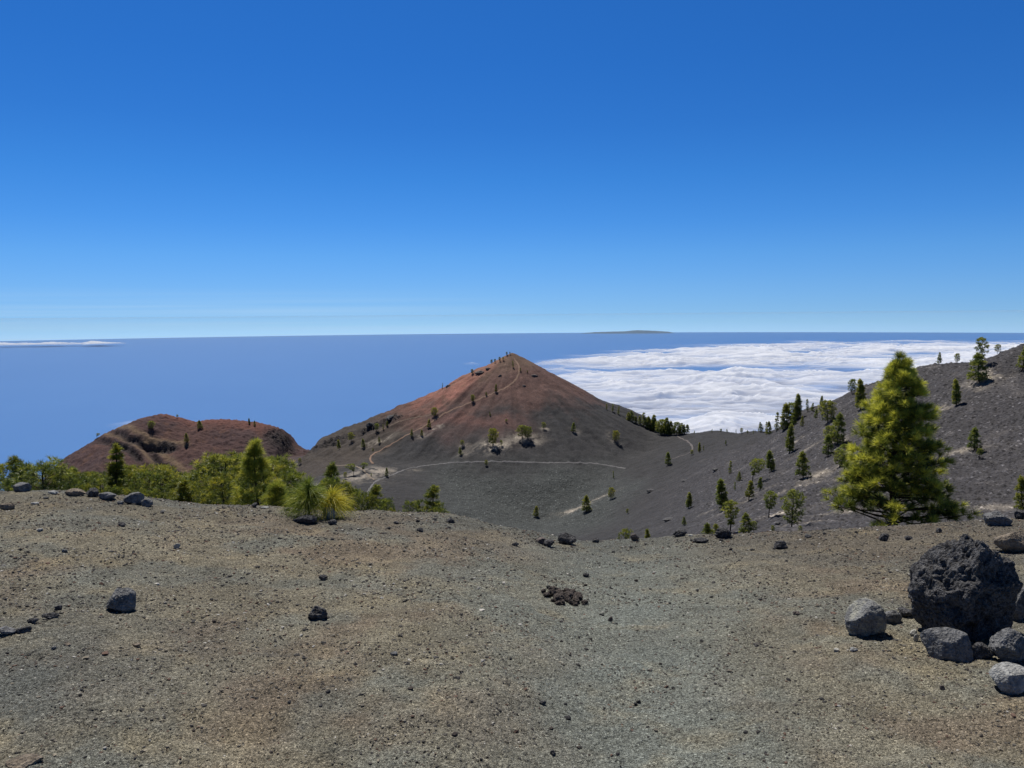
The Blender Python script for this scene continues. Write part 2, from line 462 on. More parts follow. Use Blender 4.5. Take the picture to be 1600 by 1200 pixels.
def mat_far_ground():
    s = NT('volcanic_cinder')
    P = s.coords()
    a = s.n('Attribute', attribute_name='Col').outputs['Color']
    rk = s.n('Attribute', attribute_name='rock').outputs['Fac']
    n1 = s.noise(P, .12, 6, .65).outputs[0]; n2 = s.noise(P, 1.1, 5, .7).outputs[0]
    v = s.vor(P, .9); v2 = s.vor(P, 2.2)
    sp = s.n('SeparateColor', {'Color': v.outputs['Color']}).outputs[0]
    c = s.mix(1.0, a, s.ramp(n1, [(.3, .84), (.7, 1.16)]), 'MULTIPLY')
    c = s.mix(1.0, c, s.ramp(n2, [(.25, .62), (.5, 1.0), (.75, 1.42)]), 'MULTIPLY')
    # scattered lighter and darker clinker stones, more of them where the ground is stony
    st = s.math('LESS_THAN', v.outputs['Distance'], .42)
    c = s.mix(s.math('MULTIPLY', st, rk), c, s.mix(1.0, c, s.ramp(sp, [(0, .25), (.35, .7), (.7, 1.25), (.9, 1.8), (1, 3.0)]), 'MULTIPLY'))
    h = s.math('ADD', s.math('MULTIPLY', n2, .5), s.math('MULTIPLY', s.math('SUBTRACT', 1.0, v.outputs['Distance']), s.math('ADD', rk, .15)))
    nb = s.bump(h, .8, .55)
    nb = s.bump(s.math('SUBTRACT', 1, v2.outputs['Distance']), .5, .2, nb)
    return s.principled(Base_Color=c, Roughness=0.95, Normal=nb, Specular_IOR_Level=.15)
M_NEAR, M_FAR = mat_near_ground(), mat_far_ground()

def lerp(a, b, w): return a * (1 - w[:, None]) + np.asarray(b) * w[:, None]

# ------------------------------------------------------------------ near ground
def t_columns(n_in, t_in, t_out, n_out):
    a = np.linspace(-t_in, t_in, n_in); b = np.linspace(t_in, t_out, n_out + 1)[1:]
    return np.concatenate([-b[::-1], a, b])

tc = t_columns(1000, .78, 1.3, 60)
TCM = tc
def near_ground():
    # rows: from behind the camera to past the brow
    rows = [-3, -2, -1, 0, .6, 1.0, 1.3, 1.6, 1.9]
    y = 2.1
    while y < 18:
        rows.append(y); y += max(0.007, .0028 * y) * (1.0 if y < 9.8 else 2.0)
    yr = np.array(rows + [18.0])
    T, Y = np.meshgrid(tc, yr)
    k = np.where(Y < 2.1, 2.1, Y)
    X = T * k * np.where(Y < 2.1, 1.0 + (2.1 - Y) * .25, 1)
    x, y = X.ravel(), Y.ravel()
    z = height(x, y)
    micro = 0.006 * fbm2(x * 22, y * 22, 81, 3, .6) + .004 * np.abs(vnoise2(x * 45, y * 45, 84))
    z = z + micro * (1 - sstep(12, 17, y))
    base = np.tile(np.array([[.185, .163, .128]]), (len(x), 1))
    n1 = fbm2(x * .45, y * .45, 91, 4); n2 = fbm2(x * .8 + 3, y * .8, 92, 4)
    n0 = fbm2(x * 1.5 + 7, y * 1.5, 94, 4)
    c = lerp(base, (.165, .128, .100), sstep(-.1, .6, n1 + .7 * n0 + .4 * np.exp(-((x + .8) / 1.3) ** 2) - .15) * .75)                    # reddish brown cinder
    c = lerp(c, (.150, .150, .136), sstep(-.1, .4, n2) * .8)                        # grey
    n3 = fbm2(x * 3.1, y * 3.1, 93, 4); c = c * (1 + .16 * np.clip(n3, -1, 1))[:, None]
    tt = x / np.maximum(y, 2.0)
    # a worn grey-blue track runs from the middle right towards the viewer
    track = np.exp(-((x - (0.55 + .12 * (y - 3))) / (.55 + .08 * y)) ** 2) * sstep(2, 3, y)
    c = lerp(c, (.160, .172, .165), track * .85)
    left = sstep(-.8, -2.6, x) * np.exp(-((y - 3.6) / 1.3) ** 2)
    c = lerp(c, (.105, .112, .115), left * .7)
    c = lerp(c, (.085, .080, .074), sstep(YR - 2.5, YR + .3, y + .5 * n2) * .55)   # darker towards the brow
    c = lerp(c, (.11, .09, .075), sstep(1.6, 3.2, x) * sstep(5.8, 7.5, y) * .6)
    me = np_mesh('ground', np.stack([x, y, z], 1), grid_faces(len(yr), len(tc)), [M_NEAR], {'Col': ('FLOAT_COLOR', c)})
    tag(obj('ground', me), kind='structure')

# ------------------------------------------------------------------ far terrain
TREE_SPOTS = []       # filled in before the terrain is coloured: (x, y, radius)
PALE = []             # pale gritty patches: (x, y, rx, ry, strength)
def far_ground():
    rows = [18.0]; y = 18.0
    while y < 4200:
        if y < 140: y += .02 * y
        elif y < 350: y += 1.0
        elif y < 660: y += .95
        elif y < 730: y += .6
        elif y < 800: y += 2
        else: y += .04 * y
        rows.append(y)
    yr = np.array(rows)
    T, Y = np.meshgrid(tc, yr); x = (T * Y).ravel(); y = Y.ravel()
    z = height(x, y)
    N = len(x)
    n1 = fbm2(x * .02, y * .02, 101, 5, .6); n2 = fbm2(x * .09, y * .09, 102, 4, .6)
    c = np.tile(np.array([[.044, .043, .044]]), (N, 1))
    rock = np.full(N, .25)
    t = x / y
    # greenish grey stony valley floor
    dd = np.hypot(x - CX, y - CY)
    fl = sstep(115, 160, dd + 12 * n1) * sstep(330, 400, y) * sstep(-.14, -.07, t) * (1 - sstep(.10, .2, t + .04 * n1))
    c = lerp(c, (.062, .068, .066), fl * .8); rock = np.maximum(rock, fl * .8)
    # left flank of the cone is browner
    sd = (y - CY) - 1.2 * (x - CX)
    lf = sstep(-8, 22, sd + 10 * n1) * sstep(-15, -50, x) * sstep(380, 430, y) * (1 - sstep(-150, -190, x))
    c = lerp(c, (.070, .056, .045), lf * .7)
    # red crown
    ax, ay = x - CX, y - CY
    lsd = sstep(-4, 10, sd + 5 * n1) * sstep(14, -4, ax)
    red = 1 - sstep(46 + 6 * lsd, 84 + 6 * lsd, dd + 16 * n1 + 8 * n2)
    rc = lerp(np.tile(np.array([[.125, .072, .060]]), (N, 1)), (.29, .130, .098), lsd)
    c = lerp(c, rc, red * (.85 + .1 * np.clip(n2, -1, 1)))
    band = np.exp(-((dd - 88 - 12 * n1) / 14) ** 2) * sstep(30, -10, ax)
    c = lerp(c, (.24, .10, .075), band * .3)
    ochre = .75 * (1 - sstep(14, 34, dd + 10 * n1 + .5 * ax)) + .6 * sstep(.2, .8, n2) * red * sstep(0, -40, ax)
    c = lerp(c, (.15, .105, .07), np.clip(ochre, 0, 1) * .65)
    streak = fbm2(np.arctan2(ay, ax) * 14, dd * .02, 110, 4); cone_w = 1 - sstep(110, 160, dd); c = c * (1 + .20 * np.clip(streak, -1, 1) * cone_w)[:, None]
    # left hill
    lh = sstep(560, 640, y) * sstep(-175, -200, x + 6 * n1)
    hc = lerp(np.tile(np.array([[.074, .046, .045]]), (N, 1)), (.086, .049, .044), sstep(-.3, .5, n1))
    hc = lerp(hc, (.145, .066, .053), sstep(684, 700, y + 6 * n2) * .8 * (1 - sstep(-235, -212, x)))
    hc = lerp(hc, (.12, .065, .045), sstep(.3, .8, n2) * .5)
    c = lerp(c, hc, lh)
    dk = sstep(-245, -200, x + 10 * n2) * lh * (1 - sstep(676, 696, y))
    c = lerp(c, (.066, .055, .055), dk * .7)
    for pts, rad, dep in CUTS:
        ds, side, al = seg_dist(x, y, pts)
        w = np.exp(-((ds + 2 * n2) / (rad * .8)) ** 2) * np.sin(np.clip(al, .02, .98) * math.pi) ** .4
        c = lerp(c, (.030, .026, .027), w * .9); rock = np.maximum(rock, w)  # dark gully rock, with the shade of its face painted in
        w2 = np.exp(-((ds - rad * 1.5) / (rad * .6)) ** 2) * (side < 0)
        c = lerp(c, (.20, .145, .085), w2 * .55)
    for (lx, ly), (ra, rb), amp in LEDGES:
        e = np.exp(-(((x - lx) / ra) ** 2 + ((y - ly) / rb) ** 2) ** 2)
        c = lerp(c, (.034, .031, .032), e * .85); rock = np.maximum(rock, e)
    # right hand slope: dark clinker with pale grit between
    rs = sstep(.12, .3, t) * (1 - sstep(360, 470, y))
    c = lerp(c, (.058, .055, .058), rs * .9); rock = np.maximum(rock, rs * .9)
    c = lerp(c, (.13, .12, .118), rs * sstep(.15, .9, n2) * .45)
    for px, py, rx, ry, k in PALE:
        e = np.exp(-((x - px) / rx) ** 2 - ((y - py) / ry) ** 2) * k * np.clip(.9 + 2.2 * n2 + 1.2 * vnoise2(x * .5, y * .5, 104), 0, 1.5)
        c = lerp(c, (.36, .315, .26), np.clip(e, 0, .9)); rock = np.maximum(rock, np.clip(e, 0, 1) * .8)
    c = lerp(c, (.07, .062, .055), 1 - sstep(18, 60, y))
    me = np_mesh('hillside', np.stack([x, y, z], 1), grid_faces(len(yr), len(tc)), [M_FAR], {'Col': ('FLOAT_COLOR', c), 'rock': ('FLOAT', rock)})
    tag(obj('hills', me), kind='structure')

# ------------------------------------------------------------------ sea, clouds, island, haze
EARTH = 6.371e6
SEA_Z = -1900.0
def sea_z(x, y): return SEA_Z - (x * x + y * y) / (2 * EARTH)

def sea():
    r = np.concatenate([[0], np.geomspace(1500, 100000, 120), np.linspace(101500, 168000, 90)]); a = np.concatenate([np.linspace(-math.pi, -.85, 80), np.linspace(-.84, .84, 900), np.linspace(.85, math.pi, 80)])
    Rr, A = np.meshgrid(r, a, indexing='ij'); x = (Rr * np.sin(A)).ravel(); y = (Rr * np.cos(A)).ravel()
    s = NT('sea_water')
    P = s.coords()
    n = s.noise(P, .0003, 5, .6).outputs[0]
    c = s.mix(n, (.056, .158, .385), (.070, .182, .42))  # deep water blue, brightened with haze and sky reflection painted in
    w = s.bump(s.noise(P, .02, 4, .6).outputs[0], .25, 12)
    m = s.principled(Base_Color=c, Roughness=.4, Normal=w, IOR=1.33, Specular_IOR_Level=.4)
    me = np_mesh('sea', np.stack([x, y, sea_z(x, y)], 1), grid_faces(len(r), len(a)), [m])
    tag(obj('sea', me), kind='structure')

def mat_cloud(name):
    s = NT(name)
    cov = s.n('Attribute', attribute_name='cov').outputs['Fac']
    d = s.n('BsdfDiffuse', {'Color': (.93, .94, .96, 1), 'Roughness': .5})
    tl = s.n('BsdfTranslucent', {'Color': (.93, .94, .96, 1)})
    m1 = s.n('MixShader', {0: .12, 1: d.outputs[0], 2: tl.outputs[0]})
    tr = s.n('BsdfTransparent')
    m2 = s.n('MixShader', {0: cov, 1: tr.outputs[0], 2: m1.outputs[0]})
    s.t.links.new(m2.outputs[0], s.out.inputs['Surface'])
    return s.m

def cloud_deck():
    M = mat_cloud('cloud_vapour')
    tcs = np.linspace(-.03, 1.25, 1100); ys = np.geomspace(3500, 36000, 900)
    T, Y = np.meshgrid(tcs, ys); x = (T * Y).ravel(); y = Y.ravel()
    wx = x + 500 * fbm2(x / 2600, y / 2600, 201, 3); wy = y + 700 * fbm2(x / 2600 + 9, y / 2600, 202, 3)
    big = fbm2(wx / 2600, wy / 1700, 203, 4)
    rid = 1 - np.abs(fbm2(wx / 1150, wy / 620, 204, 4, .55))
    small = fbm2(wx / 260, wy / 200, 205, 4, .6)
    b2 = 1 - np.abs(vnoise2(wx / 420, wy / 260, 206))
    sw = x * .25 + y
    big = fbm2(wx / 3400, wy / 1500, 203, 4, .45); rid = 1 - np.abs(fbm2((wx + .5 * wy) / 1900, (wy - .1 * wx) / 620, 204, 4, .5))
    rid2 = 1 - np.abs(fbm2(wx / 900, wy / 560, 214, 4, .5))
    h = 85 * big + 85 * (rid - .62) + 62 * (rid2 - .6) + 7 * small + 22 * (b2 - .5)
    t = x / y
    vv = (y / 1000)
    # reach of the deck: far edge wanders between 17 and 30 km, left edge behind the cone
    faredge = np.interp(t, [-.03, .02, .12, .25, .4, .5, .65, 1.25], [13, 17, 21.5, 26, 29, 29, 27.5, 27]) + 2.2 * big
    cov = sstep(-.5, 7, faredge - vv) * sstep(-.03, .13, t + .035 * big)
    cov = cov * (1 - .9 * sstep(.0, .8, -big - .25 * rid + .3 * sstep(14, 26, vv)) * sstep(9, 15, vv))
    body = np.clip(.50 + .55 * (h + 15) / 100, .26, .97)
    cov = np.clip(cov, 0, 1) * body
    z = -1020 - (x * x + y * y) / (2 * EARTH) + h * (.4 + .6 * np.clip(cov, 0, 1))
    fc = grid_faces(len(ys), len(tcs)); fc = fc[cov[fc].max(1) > .004]
    me = np_mesh('cloud', np.stack([x, y, z], 1), fc, [M], {'cov': ('FLOAT', cov)})
    tag(obj('clouds', me), kind='stuff')
    # a far strip of cloud over the sea on the left
    def strip(name, u0, u1, y0, y1, alt, amp, k, seed, soft=.25):
        ta, tb = ray(u0, 560)[0], ray(u1, 560)[0]
        T, Y = np.meshgrid(np.linspace(ta, tb, 420), np.linspace(y0, y1, 90)); x = (T * Y).ravel(); y = Y.ravel()
        q = (T.ravel() - ta) / (tb - ta); r = (y - y0) / (y1 - y0)
        sc = (y1 - y0)
        n = fbm2(x / (sc * .35), y / (sc * .5), seed, 5, .6)
        e = np.sin(np.clip(r, 0, 1) * math.pi) * sstep(0, soft, q) * sstep(0, soft, 1 - q)
        cov = np.clip((e * 1.3 + .7 * n - .6) * (1.3 if k > .5 else .8), 0, 1) ** (1 if k > .5 else 1.4) * k
        z = sea_z(x, y) + alt + amp * (n * .5 + .5) * e
        fc = grid_faces(90, 420); fc = fc[cov[fc].max(1) > .004]
        me = np_mesh(name, np.stack([x, y, z], 1), fc, [M], {'cov': ('FLOAT', cov)})
        return obj(name, me)
    tag(strip('cloud', -160, 250, 59000, 66000, 120, 330, .95, 301), 'long thin white cloud low over the sea at the far left', 'cloud')
    tag(strip('cloud', 130, 345, 9900, 13000, 250, 60, .30, 303, .5), 'faint wispy cloud over the sea behind the red hill', 'cloud')
    tag(strip('cloud', 712, 768, 24500, 26500, 300, 100, .25, 305, .45), 'tiny faint cloud puff left of the cone summit', 'cloud')

def island():
    D = 118000.0
    t0, t1 = float(ray(908, 520)[0]), float(ray(1052, 520)[0])
    n, m = 240, 30
    T, Q = np.meshgrid(np.linspace(t0, t1, n), np.linspace(-1, 1, m)); q = (T - t0) / (t1 - t0)
    prof = np.interp(q, [0, .15, .35, .5, .58, .66, .8, .93, 1], [.15, .5, .62, .7, .98, 1, .8, .55, .15]) + .06 * vnoise2(q * 14, q * 0, 7)
    x = (T * D).ravel(); y = (D + Q * 9000 * np.sqrt(np.clip(np.sin(q * math.pi), 0.02, 1))).ravel()
    z = sea_z(x, y) - 40 + (480 * prof * (1 - Q ** 2)).ravel()
    s = NT('hazed_island_rock'); P = s.coords()
    c = s.mix(s.noise(P, .0006, 4).outputs[0], (.035, .075, .13), (.05, .09, .15))  # rock colour turned bluer and lighter: distance haze painted into it
    mt = s.principled(Base_Color=c, Roughness=.95)
    me = np_mesh('island', np.stack([x, y, z], 1), grid_faces(m, n), [mt])
    tag(obj('island', me), 'low dark island far off on the sea horizon', 'island')

def haze():
    W, zb, zt = 172000.0, -6500.0, 12.0
    bm = bmesh.new(); bmesh.ops.create_cube(bm, size=1)
    for v in bm.verts: v.co = Vector((v.co.x * 2 * W, v.co.y * 2 * W, zt if v.co.z > 0 else zb))
    me = bpy.data.meshes.new('haze'); bm.to_mesh(me); bm.free()
    s = NT('haze_air')
    v = s.n('VolumePrincipled', {'Color': (.72, .91, 1.0, 1), 'Density': HAZE_D, 'Anisotropy': 0.0})
    s.t.links.new(v.outputs[0], s.out.inputs['Volume'])
    me.materials.append(s.m)
    tag(obj('haze', me), kind='stuff')
HAZE_D = 2.1e-6

# ================================================================== OBJECTS
#@@OBJECTS
def attr_fac(s, n): return s.n('Attribute', attribute_name=n).outputs['Fac']

# ------------------------------------------------------------------ materials of plants and rocks
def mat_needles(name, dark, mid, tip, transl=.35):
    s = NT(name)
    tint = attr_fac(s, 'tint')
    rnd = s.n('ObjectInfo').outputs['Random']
    c = s.ramp(tint, [(0, dark), (.55, mid), (1, tip)])  # low tint holds painted inner shade, high tint the lit yellow growth
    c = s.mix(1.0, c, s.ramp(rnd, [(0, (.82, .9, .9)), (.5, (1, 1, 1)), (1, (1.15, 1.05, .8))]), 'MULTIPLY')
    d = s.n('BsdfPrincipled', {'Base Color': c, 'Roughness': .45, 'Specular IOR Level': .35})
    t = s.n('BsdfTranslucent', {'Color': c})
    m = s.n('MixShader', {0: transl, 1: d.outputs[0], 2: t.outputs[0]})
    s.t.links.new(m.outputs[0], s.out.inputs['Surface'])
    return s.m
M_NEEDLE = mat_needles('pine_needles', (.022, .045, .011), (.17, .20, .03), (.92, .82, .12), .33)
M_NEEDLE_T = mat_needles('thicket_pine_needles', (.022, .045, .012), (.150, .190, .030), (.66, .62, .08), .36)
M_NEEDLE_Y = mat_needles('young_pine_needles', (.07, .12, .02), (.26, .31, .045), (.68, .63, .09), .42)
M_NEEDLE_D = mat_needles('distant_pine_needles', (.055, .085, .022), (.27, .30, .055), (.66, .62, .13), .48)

def mat_bark():
    s = NT('pine_bark'); P = s.coords()
    n = s.noise(P, 14, 5, .65).outputs[0]
    c = s.ramp(n, [(.3, (.018, .013, .010)), (.7, (.075, .055, .042))])
    return s.principled(Base_Color=c, Roughness=.95, Normal=s.bump(n, .8, .02), Specular_IOR_Level=.1)
M_BARK = mat_bark()

def mat_rock(name, a, b, lichen=None, sc=34.0, pits=0.8):
    s = NT(name)
    P = s.n('TexCoord').outputs['Object']
    n = s.noise(P, sc, 7, .68).outputs[0]; n2 = s.noise(P, sc * .25, 4, .6).outputs[0]
    c = s.ramp(n, [(.36, a), (.64, b)])
    c = s.mix(1.0, c, s.ramp(n2, [(.3, .7), (.7, 1.3)]), 'MULTIPLY')
    if lichen: c = s.mix(s.ramp(s.noise(P, sc * .16, 5, .6, .3).outputs[0], [(.46, 0.0), (.58, .85)]), c, lichen)
    v = s.vor(P, sc * 2.2)
    nb = s.bump(n, .9, .02); nb = s.bump(v.outputs['Distance'], pits, .01, nb)
    nb = s.bump(s.noise(P, sc * 9, 4, .7).outputs[0], .5, .004, nb)
    return s.principled(Base_Color=c, Roughness=.9, Normal=nb, Specular_IOR_Level=.25)
M_LAVA = mat_rock('black_lava', (.022, .021, .023), (.150, .147, .148), None, 46.0, 1.0)
M_GREY = mat_rock('grey_basalt', (.11, .11, .112), (.235, .235, .235))
M_PALE = mat_rock('pale_basalt', (.24, .24, .23), (.42, .42, .40))
M_LICH = mat_rock('lichen_basalt', (.13, .13, .13), (.27, .27, .26), (.42, .41, .33))
M_TAN = mat_rock('tan_rock', (.15, .12, .09), (.30, .25, .19))
M_BROWN = mat_rock('brown_clinker', (.085, .070, .063), (.21, .175, .155))
M_WHITE = mat_rock('white_pumice', (.38, .37, .33), (.60, .58, .52))
RM = dict(lava=M_LAVA, grey=M_GREY, pale=M_PALE, lich=M_LICH, tan=M_TAN, brown=M_BROWN, white=M_WHITE)

# ------------------------------------------------------------------ rocks
_ico = {}
def ico(n):
    if n not in _ico:
        bm = bmesh.new(); bmesh.ops.create_icosphere(bm, subdivisions=n, radius=1.0)
        v = np.array([q.co[:] for q in bm.verts]); f = np.array([[q.index for q in p.verts] for p in bm.faces]); bm.free()
        _ico[n] = (v, f)
    return _ico[n]

def rock_mesh(name, dims, seed, mat, sub=5, facets=9, rough=.10, pit=0.0, smooth=False):
    rs = np.random.RandomState(seed)
    v, f = ico(sub); p = v.copy()
    for k in range(facets):
        n = rs.normal(size=3); n /= np.linalg.norm(n); d = rs.uniform(.55, .85)
        q = p @ n - d
        p = p - np.where(q > 0, q * .93, 0)[:, None] * n
    nrm = p / np.linalg.norm(p, axis=1)[:, None]
    off = rs.uniform(-50, 50, 3)
    d = rough * (fbm3(p + off, 1.6, seed, 5, .55) + .5 * np.abs(fbm3(p + off, 4.5, seed + 40, 4, .6)) + .22 * np.abs(fbm3(p + off, 12, seed + 41, 3, .6)))
    if pit:
        w1, w2 = worley3(p + off, 3.2, seed); d = d - pit * np.exp(-(w1 / .42) ** 2)
        w1, w2 = worley3(p + off, 8.0, seed + 9); d = d - pit * .38 * np.exp(-(w1 / .45) ** 2)
        d = d + pit * .3 * np.abs(fbm3(p + off, 6, seed + 4, 3, .6))
    p = p + nrm * d[:, None]
    lo, hi = p.min(0), p.max(0)
    p = (p - (lo + hi) / 2) / (hi - lo)
    p[:, 2] += .5
    p = p * np.array(dims)
    p[:, 2] -= dims[2] * .17
    return np_mesh(name, p, f, [mat], smooth=not smooth if sub < 4 else True)

def put_rock(u, v, w, h, kind, label, seed, depth=.85, yaw=0.0, sub=5, facets=9, rough=.10, pit=0.0, name='rock', cat='rock', group=None, y0=1.5, y1=13.0, sink=.0):
    x, y, z = hit(u, v - .08 * h, y0, y1)
    W = w * y / F; H = h * y / F * 1.0
    me = rock_mesh(name, (W, W * depth, H * 1.13), seed, RM[kind], sub, facets, rough, pit)
    o = obj(name, me, None, (x, y + W * depth * .3, z - sink * H)); o.rotation_euler = (0, 0, yaw)
    tag(o, label, cat, group)
    return o

def big_boulder():
    u, v, w, h = 1528, 1006, 166, 168
    x, y, z = hit(u, v, 1.5, 13)
    W, H = w * y / F, h * y / F
    p, f = ico(7); p = p.copy()
    rs = np.random.RandomState(5)
    # broad shape: shoulder on the left, flat cut face low on the front right, narrower foot
    for n, d in (((.30, -.90, -.34), .60), ((.98, -.1, .05), .82), ((-.62, -.2, .75), .76), ((0, 0, -1), .62), ((.45, .1, .88), .82), ((-.9, -.2, -.4), .84), ((.3, -.7, .65), .86)):
        n = np.array(n, float); n /= np.linalg.norm(n); q = p @ n - d
        p = p - np.where(q > 0, q * .9, 0)[:, None] * n
    nrm = p / np.linalg.norm(p, axis=1)[:, None]
    low = sstep(.15, -.25, p[:, 2] + .3 * p[:, 0] * -1)             # the smooth broken face
    d = .10 * fbm3(p + 3.1, 1.5, 61, 4)
    w1, w2 = worley3(p + 2.2, 2.3, 62); d -= .17 * np.exp(-(w1 / .36) ** 2)
    q = p + .08 * np.stack([fbm3(p, 5, 63, 2), fbm3(p, 5, 64, 2), fbm3(p, 5, 65, 2)], 1)
    w1, w2 = worley3(q, 5.5, 66); e = -.11 * np.exp(-(w1 / .34) ** 2) + .05 * (w2 - w1) + .085 * (np.abs(fbm3(p, 2.4, 72, 4, .6)) - .3)
    w1, w2 = worley3(q, 13.0, 67); e += -.040 * np.exp(-(w1 / .38) ** 2) + .014 * (w2 - w1)
    e += .020 * np.abs(fbm3(q, 18, 68, 3, .6))
    d = d + e * (1 - .75 * low)
    p = p + nrm * d[:, None]
    lo, hi = p.min(0), p.max(0); p = (p - (lo + hi) / 2) / (hi - lo)
    p[:, 2] += .5; p = p * np.array([W, W * .95, H * 1.1]); p[:, 2] -= H * .10
    o = obj('boulder', np_mesh('boulder', p, f, [M_LAVA]), None, (x, y + W * .30, z))
    tag(o, 'huge pitted black lava boulder at the right edge of the foreground', 'boulder')

def clinker_pile():
    rs = np.random.RandomState(6)
    pr = [rock_mesh('stone', (1, .85, .8), 700 + k, RM['brown'], 4, 6, .26, .14) for k in range(5)]
    for k in range(46):
        a, r = rs.uniform(0, 6.28), rs.rand() ** .6
        u = 880 + 42 * r * math.cos(a) + (6 if k % 5 == 0 else 0); v = 934 + 13 * r * math.sin(a) + .12 * (u - 880)
        x, y, z = hit(u, v, 1.5, 13); s = rs.uniform(9, 19) * (1.15 - .4 * r) * y / F
        o = bpy.data.objects.new('stone', pr[rs.randint(5)]); COL.objects.link(o)
        o.location = (x, y, z); o.scale = (s, s, s * rs.uniform(.7, 1.05)); o.rotation_euler = (rs.uniform(-.4, .4), rs.uniform(-.4, .4), rs.uniform(0, 6.28))
        tag(o, 'knobbly brown stone in the pile of clinker in the middle of the foreground', 'stone', 'stones of the clinker pile')

def near_rocks():
    big_boulder()
    R = put_rock
    R(1358, 1000, 66, 60, 'lich', 'rounded grey rock with a pale lichen patch left of the huge boulder', 111, .9, .3, 6, 3, .05, .05)
    R(1397, 976, 30, 22, 'grey', 'small grey stone leaning on the right of the lichen patched rock', 12, .8, 0, 5, 9)
    R(1421, 966, 30, 14, 'lava', 'small black lump between the lichen patched rock and the huge boulder', 13, .8)  # low dark lump left of the boulder
    R(1487, 1036, 76, 50, 'grey', 'smooth slate grey rock in front of the huge boulder', 14, .7, -.35, 6, 16, .035)
    R(1539, 1032, 38, 27, 'lava', 'low black rock between the two grey rocks before the boulder', 15, .7, 0, 5, 9, .14, .08)
    R(1588, 1040, 66, 56, 'grey', 'cracked blocky grey rock cut by the right edge of the photo', 16, .8, .2, 6, 13, .10, .03)
    R(1586, 1087, 66, 42, 'pale', 'pale grey rock lowest at the right edge of the photo', 17, .8, .1, 6, 8, .04)
    R(1598, 975, 36, 60, 'grey', 'grey rock wedged against the right side of the huge boulder', 18, .8, .4, 5, 9)
    R(1590, 866, 58, 34, 'tan', 'flat tan slab behind the huge boulder at the right edge', 19, .6, -.3, 5, 10, .06)
    R(1562, 823, 46, 23, 'grey', 'dark hollow rock with a pale top on the brow at the right', 20, .6, 0, 5, 8, .12, .1)
    R(1598, 806, 20, 14, 'lava', 'black rock on the brow beside the last pine at the right edge', 21, .8)
    R(1428, 972 + 22, 12, 10, 'white', 'small white stone at the left foot of the huge boulder', 22, .8, 0, 3)
    R(1432, 1003, 10, 13, 'white', 'cream coloured chip just left of the smooth slate grey rock', 23, .4, 0, 3)
    R(1383, 846, 17, 12, 'lava', 'black knobbly stone on the brow below the big pine', 24, .8, 0, 4, 9, .15, .1)
    R(1421, 844, 13, 6, 'lava', 'flat black stone right of the knobbly stone below the big pine', 25, .8, 0, 4)
    R(1468, 833, 10, 8, 'lava', 'small black stone on the brow right of the big pine', 26, .8, 0, 4)
    R(1221, 859, 22, 13, 'lava', 'angular black rock lying alone right of the valley brow', 27, .7, .2, 4, 9, .12)
    R(1132, 843, 28, 17, 'lava', 'rough black lava lump on the brow below the bare trunked pine', 28, .8, 0, 5, 7, .18, .12)
    R(1096, 849, 26, 7, 'lava', 'long low black rock on the brow left of the rough lava lump', 29, .6, 0, 4, 7, .16, .1)
    R(1063, 839, 24, 11, 'lava', 'dark lava rock on the brow beside a tiny white stone', 30, .8, 0, 4, 7, .18, .1)
    R(1079, 838, 8, 3, 'white', 'tiny white stone on the brow', 31, .8, 0, 3)
    R(992, 846, 14, 12, 'brown', 'brown clinker rock beside the small yellow green pine on the brow', 32, .8, 0, 4, 7, .16, .1)
    R(931, 849, 12, 8, 'lava', 'small black rock on the brow left of the yellow green pine', 33, .8, 0, 4)
    R(887, 853, 32, 19, 'lava', 'wedge shaped black rock on the middle of the brow', 34, .7, -.3, 5, 7, .12, .05)
    R(846, 851, 18, 10, 'brown', 'dark brown rock touching the left of two rocks on the middle brow', 35, .8, 0, 4, 7, .15)
    R(858, 856, 18, 12, 'lava', 'black stone just left of the wedge shaped black rock', 36, .8, 0, 4, 7, .15)
    R(805, 854, 12, 6, 'lava', 'small flat black stone left of the rocks on the middle brow', 37, .8, 0, 4)
    R(185, 960, 45, 39, 'grey', 'two toned grey rock standing alone in the left foreground', 38, .8, .5, 6, 9, .08)
    R(495, 970, 32, 22, 'lava', 'black angular stone alone in the left centre of the foreground', 39, .8, .2, 5, 9, .12)
    R(504, 908, 15, 10, 'lava', 'small black stone farther back than the black angular stone', 40, .8, 0, 4, 7, .2)
    R(276, 858, 12, 9, 'white', 'small pale blue grey chip in the left foreground', 41, .5, 0, 3)
    R(189, 823, 12, 6, 'lava', 'small flat black stone on the left upper ground', 42, .8, 0, 4)
    R(61, 831, 9, 5, 'pale', 'small pale grey chip at the far left', 43, .8, 0, 3)
    R(8, 797, 24, 11, 'tan', 'layered tan and grey slab cut by the left edge of the photo', 44, .6, 0, 5, 9)
    R(53, 789, 13, 4, 'pale', 'small flat pale stone right of the layered slab', 45, .8, 0, 3)
    R(31, 770, 28, 15, 'grey', 'low grey rock on the brow between the first two left bushes', 46, .7, 0, 4)
    R(81, 772, 16, 5, 'pale', 'flat pale stone on the brow under the round yellow green bush', 47, .7, 0, 4)
    R(115, 776, 32, 12, 'tan', 'flat tan grey rock on the left brow', 48, .6, 0, 4)
    R(142, 778, 22, 15, 'lava', 'jagged black rock right of the flat tan grey rock', 49, .8, 0, 4, 7, .2)
    R(165, 781, 28, 11, 'grey', 'low dark grey rock between the jagged black rock and the angular grey rock', 50, .7, 0, 4)
    R(206, 789, 30, 19, 'grey', 'angular blue grey rock on the left brow before the bushes', 51, .7, .3, 5, 11, .05)
    R(228, 793, 19, 13, 'grey', 'rounded grey stone touching the right of the angular blue grey rock', 52, .8, 0, 4)
    R(187, 790, 10, 7, 'grey', 'small grey stone left of the angular blue grey rock', 53, .8, 0, 3)
